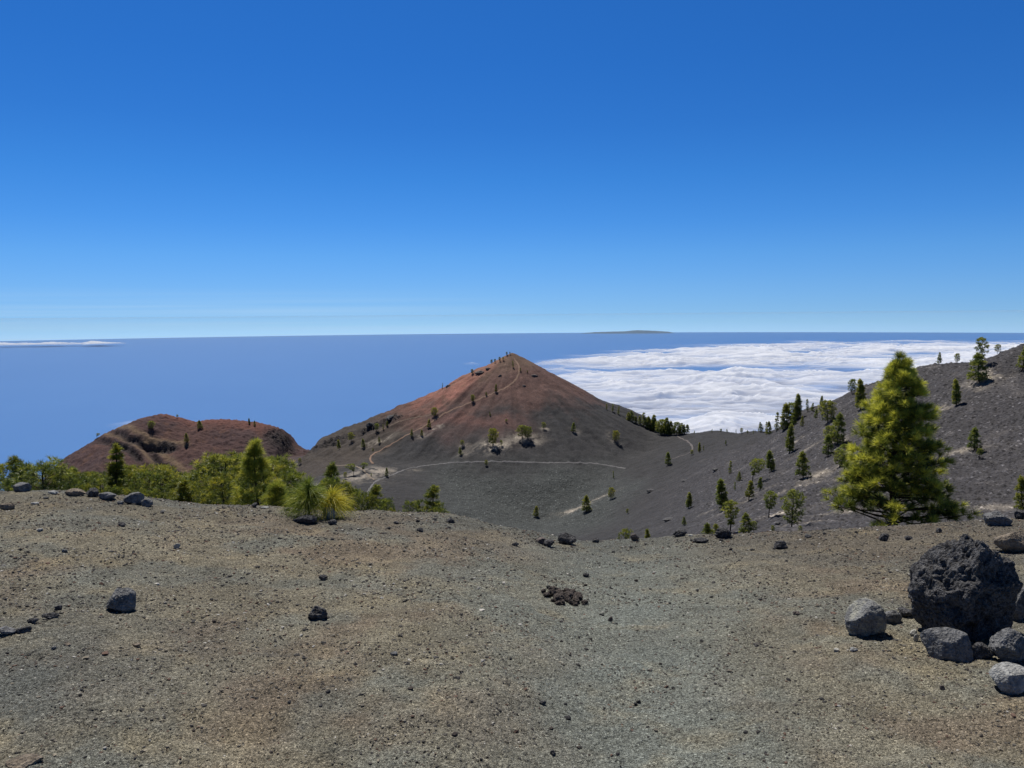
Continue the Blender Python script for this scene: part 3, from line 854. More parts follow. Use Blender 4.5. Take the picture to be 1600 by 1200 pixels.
    R(474, 819, 40, 13, 'lava', 'dark slab shaped rock before the palm like young pine', 54, .6, .1, 5, 9, .05)
    R(513, 813, 24, 20, 'pale', 'pale crumbly rock right of the dark slab shaped rock', 55, .8, 0, 5, 9, .14)
    R(519, 821, 15, 9, 'lava', 'black stone at the foot of the pale crumbly rock', 56, .8, 0, 4)
    R(461, 802, 14, 9, 'pale', 'pale stone behind the dark slab shaped rock', 57, .8, 0, 4)
    R(397, 794, 9, 8, 'lava', 'little black rock on the brow under the tall yellow pine', 58, .8, 0, 4)
    R(412, 795, 18, 3, 'pale', 'thin pale slab on the brow under the tall yellow pine', 59, .5, 0, 4)
    R(448, 799, 12, 6, 'lava', 'small black rock on the brow left of the palm like pine', 60, .8, 0, 4)
    R(704, 817, 13, 7, 'lava', 'small black stone on the brow right of the last conical sapling', 61, .8, 0, 4)
    R(656, 832, 11, 7, 'lava', 'black stone below the last conical sapling', 62, .8, 0, 4)
    R(619, 819, 9, 4, 'lava', 'tiny flat black stone below the first conical sapling', 63, .8, 0, 4)
    R(519, 845, 6, 4, 'lava', 'tiny black stone below the black stone of the pale crumbly rock', 64, .8, 0, 4)
    R(90, 953, 12, 7, 'lava', 'black stone at the top of the dark ledge in the left foreground', 65, .8, 0, 4)
    R(76, 968, 28, 9, 'lava', 'flat dark rock in the middle of the dark ledge at left', 66, .6, .2, 5, 8, .1)
    R(49, 975, 18, 8, 'lava', 'small dark rock lower left in the dark ledge at left', 67, .7, .3, 4)
    R(34, 990, 24, 9, 'lava', 'dark rock near the lower end of the dark ledge at left', 68, .6, .4, 4)
    R(8, 994, 30, 13, 'grey', 'grey block where the dark ledge meets the left edge', 69, .7, .2, 4)
    R(30, 1199, 56, 12, 'tan', 'ochre slab flush with the ground in the bottom left corner', 70, .7, 0, 5, 7, .06, sink=.2)
    R(212, 1036 - 25, 14, 5, 'tan', 'small tan stone below the two toned rock', 71, .8, 0, 3)
    R(104, 1010, 12, 5, 'tan', 'small tan flake below the dark ledge at left', 72, .8, 0, 3)
    R(954, 972, 8, 9, 'brown', 'dark brown stone below the pile of clinker', 73, .8, 0, 4, 7, .2)
    R(1308, 1019, 11, 5, 'white', 'small white flake left of the lichen patched rock', 74, .8, 0, 3)
    R(1335, 1019, 14, 6, 'pale', 'small pale flat stone below the lichen patched rock', 75, .8, 0, 3)
    R(615, 1025, 12, 6, 'grey', 'small grey flat stone in the middle foreground', 76, .8, 0, 4)
    R(1245, 962, 12, 6, 'brown', 'brown stone alone on the right centre ground', 77, .8, 0, 4, 7, .2)
    R(864, 1181, 10, 8, 'lava', 'black stone in the lower middle of the foreground', 78, .8, 0, 4)
    R(848, 1102, 12, 6, 'lava', 'black flat stone above the lower middle stone', 79, .8, 0, 4)
    R(1473, 1079, 9, 8, 'brown', 'purple brown stone on the ochre patch below the grey rocks', 80, .8, 0, 4)
    R(916, 902, 10, 6, 'lava', 'small black stone behind the pile of clinker', 81, .8, 0, 4)
    clinker_pile()

SMALL_LABEL = {'lava': 'small black cinder stone lying loose on the foreground gravel', 'brown': 'small brown cinder stone lying loose on the foreground gravel', 'pale': 'small pale stone lying loose on the foreground gravel'}
def brow_stones():
    rs = np.random.RandomState(21)
    pr = [('lava', rock_mesh('stone', (1, .8, .6), 600 + k, RM['lava'], 3, 7, .2)) for k in range(3)] + [('grey', rock_mesh('stone', (1, .8, .6), 610, RM['grey'], 3, 7, .15))]
    for k in range(34):
        u = rs.uniform(-10, 1610); v = float(np.interp(u, RU, RV)) + rs.choice([1, 3, 6, 12, 20]) + 2
        if 430 < u < 540: continue
        x, y, z = hit(u, v, 1.5, 12.5); s = rs.choice([4.5, 6, 8, 11], p=[.4, .3, .2, .1]) * y / F
        kind, me = pr[rs.randint(4)]
        o = bpy.data.objects.new('stone', me); COL.objects.link(o); o.location = (x, y, z); o.scale = (s, s, s * rs.uniform(.6, 1.1)); o.rotation_euler = (0, 0, rs.uniform(0, 6.28))
        tag(o, ('small black' if kind == 'lava' else 'small grey') + ' stone strewn along the brow of the foreground ground', 'stone', 'small stones along the brow')

def loose_stones():
    rs = np.random.RandomState(77)
    protos = []
    for k, kind in enumerate(['lava', 'lava', 'brown', 'lava', 'brown', 'pale', 'lava', 'brown']):
        protos.append((kind, rock_mesh('stone', (1, .8, .62), 500 + k, RM[kind], 3, 7, .16)))
    n = 0
    while n < 200:
        u = rs.uniform(-20, 1620); v = np.interp(rs.rand() ** .8, [0, 1], [858, 1205])
        if 1330 < u and 800 < v < 1095: continue
        x, y, z = hit(u, v, 1.5, 12)
        s = rs.choice([3.5, 4.5, 5.5, 7, 9.5], p=[.3, .3, .2, .15, .05]) * y / F * rs.uniform(.8, 1.2)
        kind, me = protos[rs.randint(len(protos))]
        if kind == 'pale': s *= .8
        o = bpy.data.objects.new('stone', me); COL.objects.link(o)
        o.location = (x, y, z); o.scale = (s, s * rs.uniform(.8, 1.2), s * rs.uniform(.7, 1.2)); o.rotation_euler = (rs.uniform(-.3, .3), rs.uniform(-.3, .3), rs.uniform(0, 6.28))
        tag(o, SMALL_LABEL[kind], 'stone', 'loose small stones on the foreground'); n += 1

def gravel():
    rs = np.random.RandomState(9)
    N = 130000
    # denser where the eye is close
    y = 2.3 * (10.8 / 2.3) ** (rs.rand(N) ** 1.0); t = rs.uniform(-.86, .86, N); x = t * y
    z = height(x, y)
    clump = fbm2(x * 1.3, y * 1.3, 303, 3) + .8 * fbm2(x * 7, y * 7, 305, 2)
    trk = np.exp(-((x - (0.55 + .12 * (y - 3))) / (.5 + .07 * y)) ** 2)
    keep = rs.rand(N) < np.clip(.55 + .75 * clump - .35 * trk, .04, 1)
    x, y, z = x[keep], y[keep], z[keep]; N = len(x)
    size = .0016 * y * np.exp(rs.normal(0, .5, N)) * .52
    size = np.clip(size, .0018, .014)
    v, f = ico(1); nv = len(v)
    K = 24
    shapes = np.stack([v * (1 + .32 * rs.normal(size=(nv, 1))) for _ in range(K)])
    a = rs.uniform(0, 6.28, N); c, s_ = np.cos(a), np.sin(a)
    P = shapes[rs.randint(0, K, N)] * (size[:, None] * np.stack([rs.uniform(.8, 1.4, N), rs.uniform(.6, 1.1, N), rs.uniform(.4, .85, N)], 1))[:, None, :]
    X = P[:, :, 0] * c[:, None] - P[:, :, 1] * s_[:, None] + x[:, None]
    Y = P[:, :, 0] * s_[:, None] + P[:, :, 1] * c[:, None] + y[:, None]
    Z = P[:, :, 2] + z[:, None] + size[:, None] * .25
    V = np.stack([X, Y, Z], 2).reshape(-1, 3)
    Fc = (f[None] + (np.arange(N) * nv)[:, None, None]).reshape(-1, 3)
    pal = np.array([[.055, .052, .050], [.10, .092, .080], [.15, .135, .11], [.13, .085, .065], [.24, .21, .16], [.42, .40, .36]])
    col = pal[rs.choice(6, N, p=[.36, .22, .20, .10, .08, .04])] * rs.uniform(.75, 1.25, (N, 1))
    col = np.repeat(col, nv, 0)
    s = NT('gravel_grains'); ca = s.n('Attribute', attribute_name='Col').outputs['Color']
    m = s.principled(Base_Color=ca, Roughness=.95, Specular_IOR_Level=.2)
    me = np_mesh('gravel', V, Fc, [m], {'Col': ('FLOAT_COLOR', col)}, smooth=False)
    tag(obj('gravel', me), kind='stuff')

# ------------------------------------------------------------------ pines
def tube(path, rad, seg=6):
    """tapered tube along a list of points"""
    path = np.asarray(path, float); n = len(path)
    tang = np.gradient(path, axis=0); tang /= np.linalg.norm(tang, axis=1)[:, None] + 1e-9
    up = np.array([0.3, 0.2, 1.0]); V = []
    for p, d, r in zip(path, tang, rad):
        a = np.cross(d, up if abs(d[2]) < .9 else np.array([1.0, 0, 0])); a /= np.linalg.norm(a) + 1e-9; b = np.cross(d, a)
        th = np.arange(seg) * 2 * math.pi / seg
        V.append(p + r * (np.cos(th)[:, None] * a + np.sin(th)[:, None] * b))
    V = np.concatenate(V); i = np.arange(n - 1)[:, None] * seg; j = np.arange(seg)[None]
    Fq = np.stack([i + j, i + (j + 1) % seg, i + seg + (j + 1) % seg, i + seg + j], 2).reshape(-1, 4)
    return V, Fq

class Wood:
    def __init__(s): s.V = []; s.F = []; s.n = 0
    def add(s, path, rad, seg=5):
        v, f = tube(path, rad, seg); s.V.append(v); s.F.append(f + s.n); s.n += len(v)
    def mesh(s, name): return np_mesh(name, np.concatenate(s.V), np.concatenate(s.F), [M_BARK])

def needles(cen, axis, L, per, width, rs, tint, cone=(18, 85), shoot=.45, droop=.12, segs=1):
    """needle sheaths: per needles at every tuft centre, along and around a short shoot"""
    n = len(cen); A = axis / (np.linalg.norm(axis, axis=1)[:, None] + 1e-9)
    ref = np.where(np.abs(A[:, 2:3]) < .8, np.array([[0, 0, 1.0]]), np.array([[1.0, 0, 0]]))
    B = np.cross(A, ref); B /= np.linalg.norm(B, axis=1)[:, None] + 1e-9; C = np.cross(A, B)
    ph = rs.uniform(0, 2 * math.pi, (n, per)); th = np.radians(rs.uniform(cone[0], cone[1], (n, per))); Ln = L[:, None] * rs.uniform(.7, 1.1, (n, per))
    D = A[:, None] * np.cos(th)[..., None] + (B[:, None] * np.cos(ph)[..., None] + C[:, None] * np.sin(ph)[..., None]) * np.sin(th)[..., None]
    q = rs.uniform(-1, .15, (n, per)) * (th / 1.5)
    base = cen[:, None] + A[:, None] * (q * L[:, None] * shoot)[..., None]
    side = np.cross(D, rs.normal(size=D.shape)); side /= np.linalg.norm(side, axis=2)[..., None] + 1e-9
    W = width * rs.uniform(.7, 1.3, (n, per))[..., None]
    rows = []
    for k in range(segs + 1):
        f = k / segs
        p = base + D * (Ln * f)[..., None]; p[..., 2] -= droop * Ln * f * f * (1.2 if segs > 1 else 1)
        w = W * (1 - f) ** .6 if segs > 1 else W * (1 - .75 * f)
        rows += [p - side * w * .5, p + side * w * .5]
    V = np.stack(rows, 2).reshape(-1, 3); m = n * per; k2 = 2 * (segs + 1)
    b = (np.arange(m) * k2)[:, None]
    Fq = np.concatenate([b + np.array([[2 * k, 2 * k + 1, 2 * k + 3, 2 * k + 2]]) for k in range(segs)])
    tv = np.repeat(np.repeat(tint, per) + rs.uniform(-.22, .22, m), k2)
    return V, Fq, np.clip(tv, 0, 1)

def crown_mesh(name, parts, mat):
    n = 0; V = []; Fc = []; T = []
    for v, f, t in parts: V.append(v); Fc.append(f + n); T.append(t); n += len(v)
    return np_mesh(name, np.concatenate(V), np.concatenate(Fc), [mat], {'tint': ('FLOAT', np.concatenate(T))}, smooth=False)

def pine_meshes(h, prof, seed, whorl, limbs, tufts_per, L, per, width, mat, clear=.06, lean=(0, 0), up=.35, side_shoots=2, side_len=.35, trunk_r=.02, segs=1, gap=.12, yellow=.35, sweep=(0, 0), droop=.12, cone=(18, 85)):
    """prof: radius against height fraction. Returns (trunk mesh, crown mesh)"""
    rs = np.random.RandomState(seed); wd = Wood(); C = []; A = []; T = []
    zz = np.linspace(0, 1, 9)
    def tp(f): return np.array([lean[0] * h * f ** 1.5 + .012 * h * math.sin(f * 7 + seed), lean[1] * h * f ** 1.5, h * f])
    wd.add([tp(f) for f in zz], [trunk_r * h * (1 - .86 * f) + .002 * h for f in zz], 8)
    f = clear
    pf = [p[0] for p in prof]; pr = [p[1] for p in prof]
    while f < .97:
        n = max(2, int(round(limbs * rs.uniform(.7, 1.3)))); a0 = rs.uniform(0, 6.28)
        for k in range(n):
            if rs.rand() < gap: continue
            ff = f + rs.uniform(-.5, .5) * whorl; ff = min(max(ff, clear * .8), .985)
            R = np.interp(ff, pf, pr) * h * rs.uniform(.72, 1.12)
            az = a0 + k * 2 * math.pi / n + rs.uniform(-.3, .3)
            d = np.array([math.cos(az) + sweep[0], math.sin(az) + sweep[1], 0])
            p0 = tp(ff); el = up * (.4 + .9 * ff)
            path = []
            for q in np.linspace(0, 1, 5):
                p = p0 + d * R * q; p[2] += R * (el * q * .6 + .35 * q * q * up * 1.6) + .03 * R * math.sin(q * 5 + k); path.append(p)
            path = np.array(path)
            wd.add(path, np.linspace(.28 * trunk_r * h * (1 - .7 * ff) + .001 * h, .0022 * h * .6, 5), 4)
            lim_t = rs.uniform(-.2, .2)
            for j in range(tufts_per):
                q = 1 - (j / max(1, tufts_per)) * .68 * rs.uniform(.8, 1.1)
                i = q * 4; i0 = min(3, int(i)); p = path[i0] + (path[i0 + 1] - path[i0]) * (i - i0)
                ax = (path[i0 + 1] - path[i0]); ax = ax / (np.linalg.norm(ax) + 1e-9)
                for s_ in range(side_shoots if j else 1):
                    if j:
                        o = rs.normal(size=3); o[2] = abs(o[2]) * .6; o = o / np.linalg.norm(o)
                        pos = p + (o * .8 + ax * .5) * side_len * R * (1.15 - q) * rs.uniform(.5, 1.4) + o * L * .4
                        dirv = ax * .5 + o + np.array([0, 0, .6])
                    else: pos = p; dirv = ax + np.array([0, 0, .45])
                    C.append(pos); A.append(dirv)
                    T.append(np.clip(.28 + yellow * (q - .45) + .32 * (rs.rand() - .5) + lim_t + .18 * ff, 0, 1))  # inner tufts dark, outer ones bright: crown shade painted in, besides yellow new growth
        f += whorl * rs.uniform(.8, 1.2)
    for q in range(4):
        C.append(tp(1.0) + rs.normal(size=3) * L * .2); A.append(np.array([0, 0, 1.0]) + rs.normal(size=3) * .3); T.append(.6)
    C = np.array(C); A = np.array(A); T = np.array(T)
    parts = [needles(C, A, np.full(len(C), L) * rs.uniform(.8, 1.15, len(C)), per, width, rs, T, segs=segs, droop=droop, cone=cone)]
    return wd.mesh('trunk'), crown_mesh('crown', parts, mat)

CONE = [(0, .20), (.12, .25), (.3, .22), (.55, .16), (.8, .085), (1, .02)]
SLIM = [(0, .12), (.15, .16), (.4, .15), (.7, .10), (.9, .05), (1, .02)]
ROUND = [(0, .20), (.3, .34), (.6, .36), (.85, .24), (1, .06)]
OPEN = [(0, .05), (.35, .10), (.5, .22), (.7, .26), (.88, .18), (1, .05)]
FLAT = [(0, .03), (.45, .06), (.6, .28), (.75, .40), (.9, .30), (1, .1)]
PROTO = {}
def protos():
    def far(k, name, **kw):
        base = dict(h=8.0, whorl=.075, limbs=6, tufts_per=4, L=.55, per=12, width=.11, mat=M_NEEDLE_D, clear=.07, side_shoots=2)
        base.update(kw); PROTO[k] = pine_meshes(seed=abs(hash_(k)), **base)
    far('cone1', 1, prof=CONE); far('cone2', 1, prof=CONE, limbs=5, gap=.25); far('cone3', 1, prof=[(0, .24), (.2, .27), (.45, .2), (.6, .2), (.8, .1), (1, .02)])
    far('slim1', 1, prof=SLIM, clear=.1); far('slim2', 1, prof=SLIM, clear=.18, gap=.28)
    far('round1', 1, prof=ROUND, clear=.12, up=.5); far('round2', 1, prof=ROUND, clear=.2, gap=.25, up=.55)
    far('open1', 1, prof=OPEN, clear=.34, gap=.2); far('open2', 1, prof=OPEN, clear=.28, gap=.3, limbs=5)
    far('flat1', 1, prof=FLAT, clear=.45, lean=(-.12, 0), up=.25, sweep=(-.5, 0)); far('flat2', 1, prof=FLAT, clear=.38, lean=(.1, 0), up=.3, sweep=(.5, 0))
    far('thin1', 1, prof=[(0, .07), (.3, .11), (.7, .09), (1, .02)], clear=.12, gap=.4, tufts_per=3, side_shoots=1)
    far('wind1', 1, prof=[(0, .2), (.4, .36), (.7, .3), (1, .08)], clear=.1, gap=.25, lean=(.12, 0), sweep=(.45, 0), up=.7)
    # the thicket beyond the left brow: finer needles
    def mid(k, **kw):
        base = dict(h=4.0, whorl=.085, limbs=6, tufts_per=4, L=.26, per=20, width=.024, mat=M_NEEDLE_T, clear=.08, side_shoots=2, side_len=.45)
        base.update(kw); PROTO[k] = pine_meshes(seed=abs(hash_(k)), **base)
    mid('m_cone1', prof=CONE); mid('m_cone2', prof=[(0, .3), (.3, .3), (.6, .2), (.85, .1), (1, .03)])
    mid('m_round1', prof=ROUND, up=.6); mid('m_round2', prof=[(0, .26), (.3, .38), (.65, .34), (.85, .24), (1, .1)], up=.7, gap=.2)
    mid('m_col', prof=[(0, .07), (.3, .075), (.8, .06), (.9, .03), (1, .01)], limbs=6, L=.2)
    mid('m_wide', prof=[(0, .3), (.4, .42), (.75, .36), (1, .15)], up=.6)
def hash_(k): return sum((i + 1) * ord(c) for i, c in enumerate(k)) % 9973

def plant(kind, x, y, z, h, label, group=None, yaw=None, name='pine_tree', cat='pine tree', wide=1.0, mat=None):
    tr, cr = PROTO[kind]; H0 = 4.0 if kind.startswith('m_') else 8.0
    e = bpy.data.objects.new(name, None); COL.objects.link(e); e.empty_display_size = .3
    e.location = (x, y, z - .01 * h); s = h / H0
    wide *= 1 + .17 * math.sin(x * 5.3 + y * 1.9); e.scale = (s * wide, s * wide, s); e.rotation_euler = (.09 * math.sin(x * 3.1 + y), .09 * math.cos(x * 1.7 + y * 2.3), (x * 7.3 + y * 3.1) % 6.28 if yaw is None else yaw)
    tag(e, label, cat, group)
    for nm, me in (('trunk', tr), ('crown', cr)):
        o = bpy.data.objects.new(nm, me); COL.objects.link(o); o.parent = e
    return e

FARTREES = [  # u, base v, height in px, kind, label
    # the cone
    (770, 697, 27, 'round1', 'dark spreading pine in the middle of a pale patch on the cone front'),
    (784, 697, 9, 'round2', 'small pale green shrub right of the dark spreading pine on the cone'),
    (816, 686, 21, 'round2', 'left tree of the broad pine pair on the cone front'),
    (824, 686, 19, 'round1', 'right tree of the broad pine pair on the cone front'),
    (850, 671, 11, 'round2', 'small round pine on the cone right of the broad pair'),
    (896, 675, 15, 'cone1', 'lone small pine on the dark right face of the cone'),
    (962, 690, 17, 'round1', 'pine with a pale streak above it low on the right flank of the cone'),
    (720, 711, 12, 'cone2', 'small pine just above the traverse path left of the cone middle'),
    (723, 697, 9, 'round2', 'tiny pine above the one by the traverse path on the cone'),
    (766, 650, 7, 'cone1', 'tiny dark pine high on the grey cone face'),
    (791, 660, 5, 'round2', 'tiny shrub right of the highest pine on the grey cone face'),
    (760, 728, 9, 'round1', 'tiny bush just below the traverse path on the cone'),
    (678, 651, 14, 'round1', 'round pine at the fork of the red trail on the left ridge'),
    (670, 669, 14, 'cone1', 'dark pine below the red trail fork'),
    (643, 682, 12, 'cone2', 'pine on the red trail below the fork'),
    (659, 681, 10, 'cone1', 'small pine between the trail and the pale scree below the fork'),
    (739, 628, 11, 'round1', 'round pine on the red slope above the trail'),
    (775, 612, 12, 'cone1', 'dark pine on the red slope close under the trail bend'),
    (760, 618, 6, 'cone2', 'tiny pine on the red slope between the two larger ones'),
    (802, 574, 10, 'thin1', 'thin sparse pine just below the summit of the cone'),
    (813, 580, 6, 'cone1', 'tiny pine beside the top bend of the red trail'),
    (824, 582, 4, 'cone2', 'tiny pine right of the top bend of the red trail'),
    (792, 555, 5, 'round1', 'left tiny pine on the very summit of the cone'),
    (797, 554, 4, 'round2', 'right tiny pine on the very summit of the cone'),
    (768, 568, 6, 'round1', 'dark shrub on the skyline left of the summit'),
    (773, 567, 6, 'round2', 'second shrub from the summit on the left skyline'),
    (781, 565, 7, 'round1', 'yellow green shrub just left of the summit'),
    (786, 563, 5, 'round2', 'smallest shrub against the summit rocks on its left'),
    (738, 584, 7, 'round1', 'shrub halfway up the left skyline of the cone'),
    (691, 607, 8, 'thin1', 'thin pine on the left skyline of the cone beside a dark rock'),
    # left shoulder of the cone
    (530, 703, 16, 'slim2', 'slim yellow green pine lowest on the left ridge of the cone'),
    (549, 690, 14, 'round2', 'pine on the left ridge below the black ledge'),
    (568, 699, 14, 'cone1', 'dark pine on the scree below the left ridge'),
    (593, 692, 10, 'cone2', 'small dark pine in pale scree below the left ridge'),
    (589, 674, 12, 'round2', 'yellow green pine beside the black ledge on the left ridge'),
    (599, 671, 8, 'thin1', 'tiny thin pine right of the yellow green one on the left ridge'),
    (605, 666, 8, 'cone2', 'tiny pine under the black ledge of the left ridge'),
    (583, 705, 5, 'cone1', 'tiny dark pine beside the bend of the red trail'),
    (604, 745, 14, 'cone1', 'dark pine beside the valley path junction'),
    (553, 744, 19, 'flat1', 'umbrella shaped pine on the tan mound'),
    (567, 738, 14, 'flat2', 'flat topped pine right of the umbrella shaped one on the mound'),
    (580, 744, 4, 'round1', 'tiny shrub between the mound and the path junction'),
    (539, 748, 10, 'round2', 'small sparse pine at the left end of the tan mound'),
    (469, 725, 9, 'round2', 'yellow brown pine low between the two hills'),
    # the valley floor
    (837, 807, 17, 'cone1', 'very dark small conical pine alone on the valley floor'),
    (916, 800, 27, 'cone3', 'bright pine with a pale patch on its left in the valley'),
    (954, 780, 18, 'round1', 'round topped pine in the valley right of the bright one'),
    (959, 748, 12, 'thin1', 'small grey brown pine in the middle of the valley'),
    (1044, 727, 21, 'cone1', 'upright dark pine below the right end of the cone'),
    (1081, 711, 8, 'round2', 'yellow green shrub at the bend of the far path'),
    (1093, 707, 16, 'slim1', 'dark slim pine just right of the far path bend'),
    (1099, 704, 8, 'thin1', 'thin grey sapling right of the dark slim pine by the far path'),
    (1134, 695, 8, 'slim2', 'tiny pine alone on the slope under the saddle'),
    (1076, 794, 26, 'slim1', 'narrow pine left of the tall dense pair on the right slope'),
    (1069, 821, 14, 'cone2', 'small pine below the narrow pine near the brow'),
    (980, 803, 8, 'round2', 'faint yellow green shrub in the middle of the valley'),
    (973, 846, 17, 'm_round1', 'yellow green little pine peeping over the middle of the brow'),
    (1012, 839, 13, 'm_col', 'sparse sapling just beyond the brow right of the yellow green pine'),
    # the right slope
    (1140, 740, 20, 'thin1', 'sparse grey pine left of the flat topped tree on the right slope'),
    (1154, 752, 15, 'cone2', 'small pine just below the sparse grey one'),
    (1148, 766, 13, 'thin1', 'small pale pine at the foot of the group by the flat topped tree'),
    (1175, 759, 42, 'flat1', 'tall flat topped pine leaning left on the right slope'),
    (1187, 767, 22, 'slim2', 'little pine right of the leaning flat topped one'),
    (1170, 782, 32, 'slim2', 'slender pine below the leaning flat topped one'),
    (1130, 797, 50, 'slim1', 'tall dense dark pine, upper of the stacked pair'),
    (1141, 832, 50, 'open2', 'bare trunked pine with an open crown, lower of the stacked pair'),
    (1104, 833, 17, 'm_cone1', 'left one of two small pines on the brow'),
    (1114, 834, 15, 'm_cone2', 'right one of two small pines on the brow'),
    (1166, 836, 36, 'cone3', 'pale bushy conical pine just beyond the brow'),
    (1178, 833, 18, 'round2', 'low yellow bush at the right foot of the pale bushy pine'),
    (1201, 809, 42, 'open1', 'pine with layered limbs left of the windswept one'),
    (1237, 826, 55, 'wind1', 'large windswept yellow green pine with leaning limbs'),
    (1208, 832, 11, 'round1', 'low yellow green bush under the windswept pine, left'),
    (1250, 832, 10, 'round2', 'low bright bush under the windswept pine, right'),
    (1205, 737, 34, 'slim1', 'slender pine halfway up the right slope left of the conical one'),
    (1255, 746, 42, 'cone1', 'dense conical pine with a hard black shadow on the right slope'),
    (1233, 708, 46, 'slim1', 'tall column like pine standing below the skyline clump'),
    (1294, 713, 34, 'cone1', 'conical pine at the foot of the clump left of the big pine'),
    (1308, 694, 50, 'cone3', 'broad tall pine in the clump left of the big pine'),
    (1300, 694, 28, 'round1', 'smaller pine tucked left of the broad tall one'),
    (1293, 661, 34, 'round1', 'dark bushy pine above the clump left of the big pine'),
    (1274, 654, 15, 'cone1', 'small conical pine right of the skyline clump'),
    (1253, 666, 16, 'cone2', 'small yellow green pine just below the skyline clump'),
    (1246, 655, 40, 'slim1', 'tallest dark pine of the skyline clump'),
    (1237, 660, 30, 'round1', 'bushy dark pine in the middle of the skyline clump'),
    (1230, 668, 38, 'cone1', 'yellow green pine at the left front of the skyline clump'),
    (1224, 672, 22, 'cone2', 'small pine at the left end of the skyline clump'),
    (1240, 664, 20, 'cone3', 'low pine at the right foot of the skyline clump'),
    (1213, 674, 30, 'thin1', 'thin grey pine on the skyline left of the clump'),
    (1202, 680, 22, 'cone1', 'green pine on the skyline where the slope meets the saddle'),
    (1197, 679, 20, 'thin1', 'grey pine between the two where the slope meets the saddle'),
    (1189, 675, 15, 'cone2', 'leftmost grey pine at the foot of the right skyline'),
    (1262, 643, 19, 'thin1', 'thin grey pine on the skyline right of the clump'),
    (1269, 643, 13, 'cone2', 'small pine on the skyline right of the thin grey one'),
    (1283, 636, 18, 'slim1', 'neat narrow pine alone on the skyline'),
    (1331, 615, 22, 'round1', 'round dark pine on the skyline left of the big pine'),
    (1345, 640, 48, 'slim1', 'tall dark pine touching the left edge of the big pine'),
    (1320, 740, 45, 'open1', 'dark pine low at the left edge of the big pine'),
    (1312, 730, 26, 'round1', 'low bush at the left of the dark pine beside the big one'),
    (1467, 568, 18, 'cone2', 'grey conical pine on the skyline right of the big pine'),
    (1496, 561, 14, 'round1', 'low round pine on the skyline, right of the grey conical one'),
    (1535, 572, 44, 'open2', 'tall layered pine high on the right skyline'),
    (1530, 597, 46, 'cone3', 'bushy pine in front of the tall layered skyline pine'),
    (1558, 548, 14, 'round2', 'small round pine alone on the right skyline'),
    (1598, 578, 38, 'cone1', 'pine cut by the right edge of the photo near the skyline'),
    (1495, 634, 42, 'slim1', 'dense narrow pine on the right slope below the skyline'),
    (1522, 703, 36, 'cone1', 'conical pine in pale grit on the far right slope'),
    (1530, 714, 13, 'round2', 'small yellow green bush right below the conical pine in pale grit'),
    (1598, 800, 58, 'cone1', 'large dark pine cut by the right edge above the brow'),
    # the left hill
    (151, 677, 8, 'flat1', 'tiny crooked pine on the left skyline of the red hill'),
    (236, 671, 13, 'round1', 'dark round pine on the red hill above the gully'),
    (277, 653, 5, 'round2', 'tiny pine on the skyline at the top of the red hill'),
    (313, 670, 14, 'cone3', 'dark pine near the top of the red hill right of the summit'),
    (292, 691, 15, 'cone3', 'pine below the others in the middle of the red hill'),
    (390, 663, 10, 'slim1', 'left pine of the pair on the right skyline of the red hill'),
    (398, 666, 9, 'cone1', 'right pine of the pair on the right skyline of the red hill'),
]
ROWTREES = [(948, 640, 9), (957, 643, 12), (966, 648, 13), (983, 657, 13), (988, 659, 17), (994, 661, 11), (1000, 663, 13), (1006, 667, 22), (1011, 668, 14), (1014, 670, 20), (1018, 672, 16), (1022, 674, 26),
            (1026, 675, 18), (1030, 677, 18), (1034, 679, 23), (1038, 679, 20), (1041, 680, 27), (1045, 680, 20), (1049, 680, 22), (1053, 680, 18), (1057, 680, 20), (1061, 679, 14), (1065, 678, 17), (1069, 678, 15), (1073, 677, 14), (1032, 680, 12), (1047, 681, 12)]
SADDLE = [(1085, 676, 4), (1112, 676, 6), (1126, 675, 5), (1136, 675, 5), (1150, 675, 6), (1158, 676, 8), (1168, 677, 5), (1177, 678, 6)]
PALEPX = [(770, 697, 26, 10, .8), (786, 693, 12, 6, .5), (822, 685, 22, 8, .8), (852, 670, 8, 3, .5), (897, 675, 8, 4, .5), (958, 683, 8, 8, .5), (680, 670, 14, 5, .6), (662, 681, 12, 4, .5), (724, 697, 10, 6, .3), (722, 710, 10, 5, .3),
          (593, 691, 22, 5, .5), (576, 696, 12, 5, .4), (898, 797, 24, 7, .7), (935, 779, 22, 5, .35), (1150, 790, 24, 8, .45), (1180, 770, 24, 9, .4), (1118, 795, 24, 7, .35), (1280, 740, 34, 14, .6), (1262, 700, 24, 12, .35), (1258, 760, 30, 14, .4), (1225, 800, 36, 18, .55),
          (1255, 815, 40, 18, .6), (1300, 800, 36, 14, .5), (1215, 770, 28, 10, .3), (1545, 588, 28, 14, .6), (1520, 610, 24, 9, .4), (1470, 640, 26, 10, .35), (1490, 632, 20, 8, .45), (1510, 703, 34, 7, .6), (1560, 790, 40, 12, .35), (1540, 810, 40, 10, .4), (1243, 690, 14, 10, .4),
          (1310, 690, 14, 16, .4), (1320, 745, 20, 10, .4), (650, 735, 10, 3, .2)]

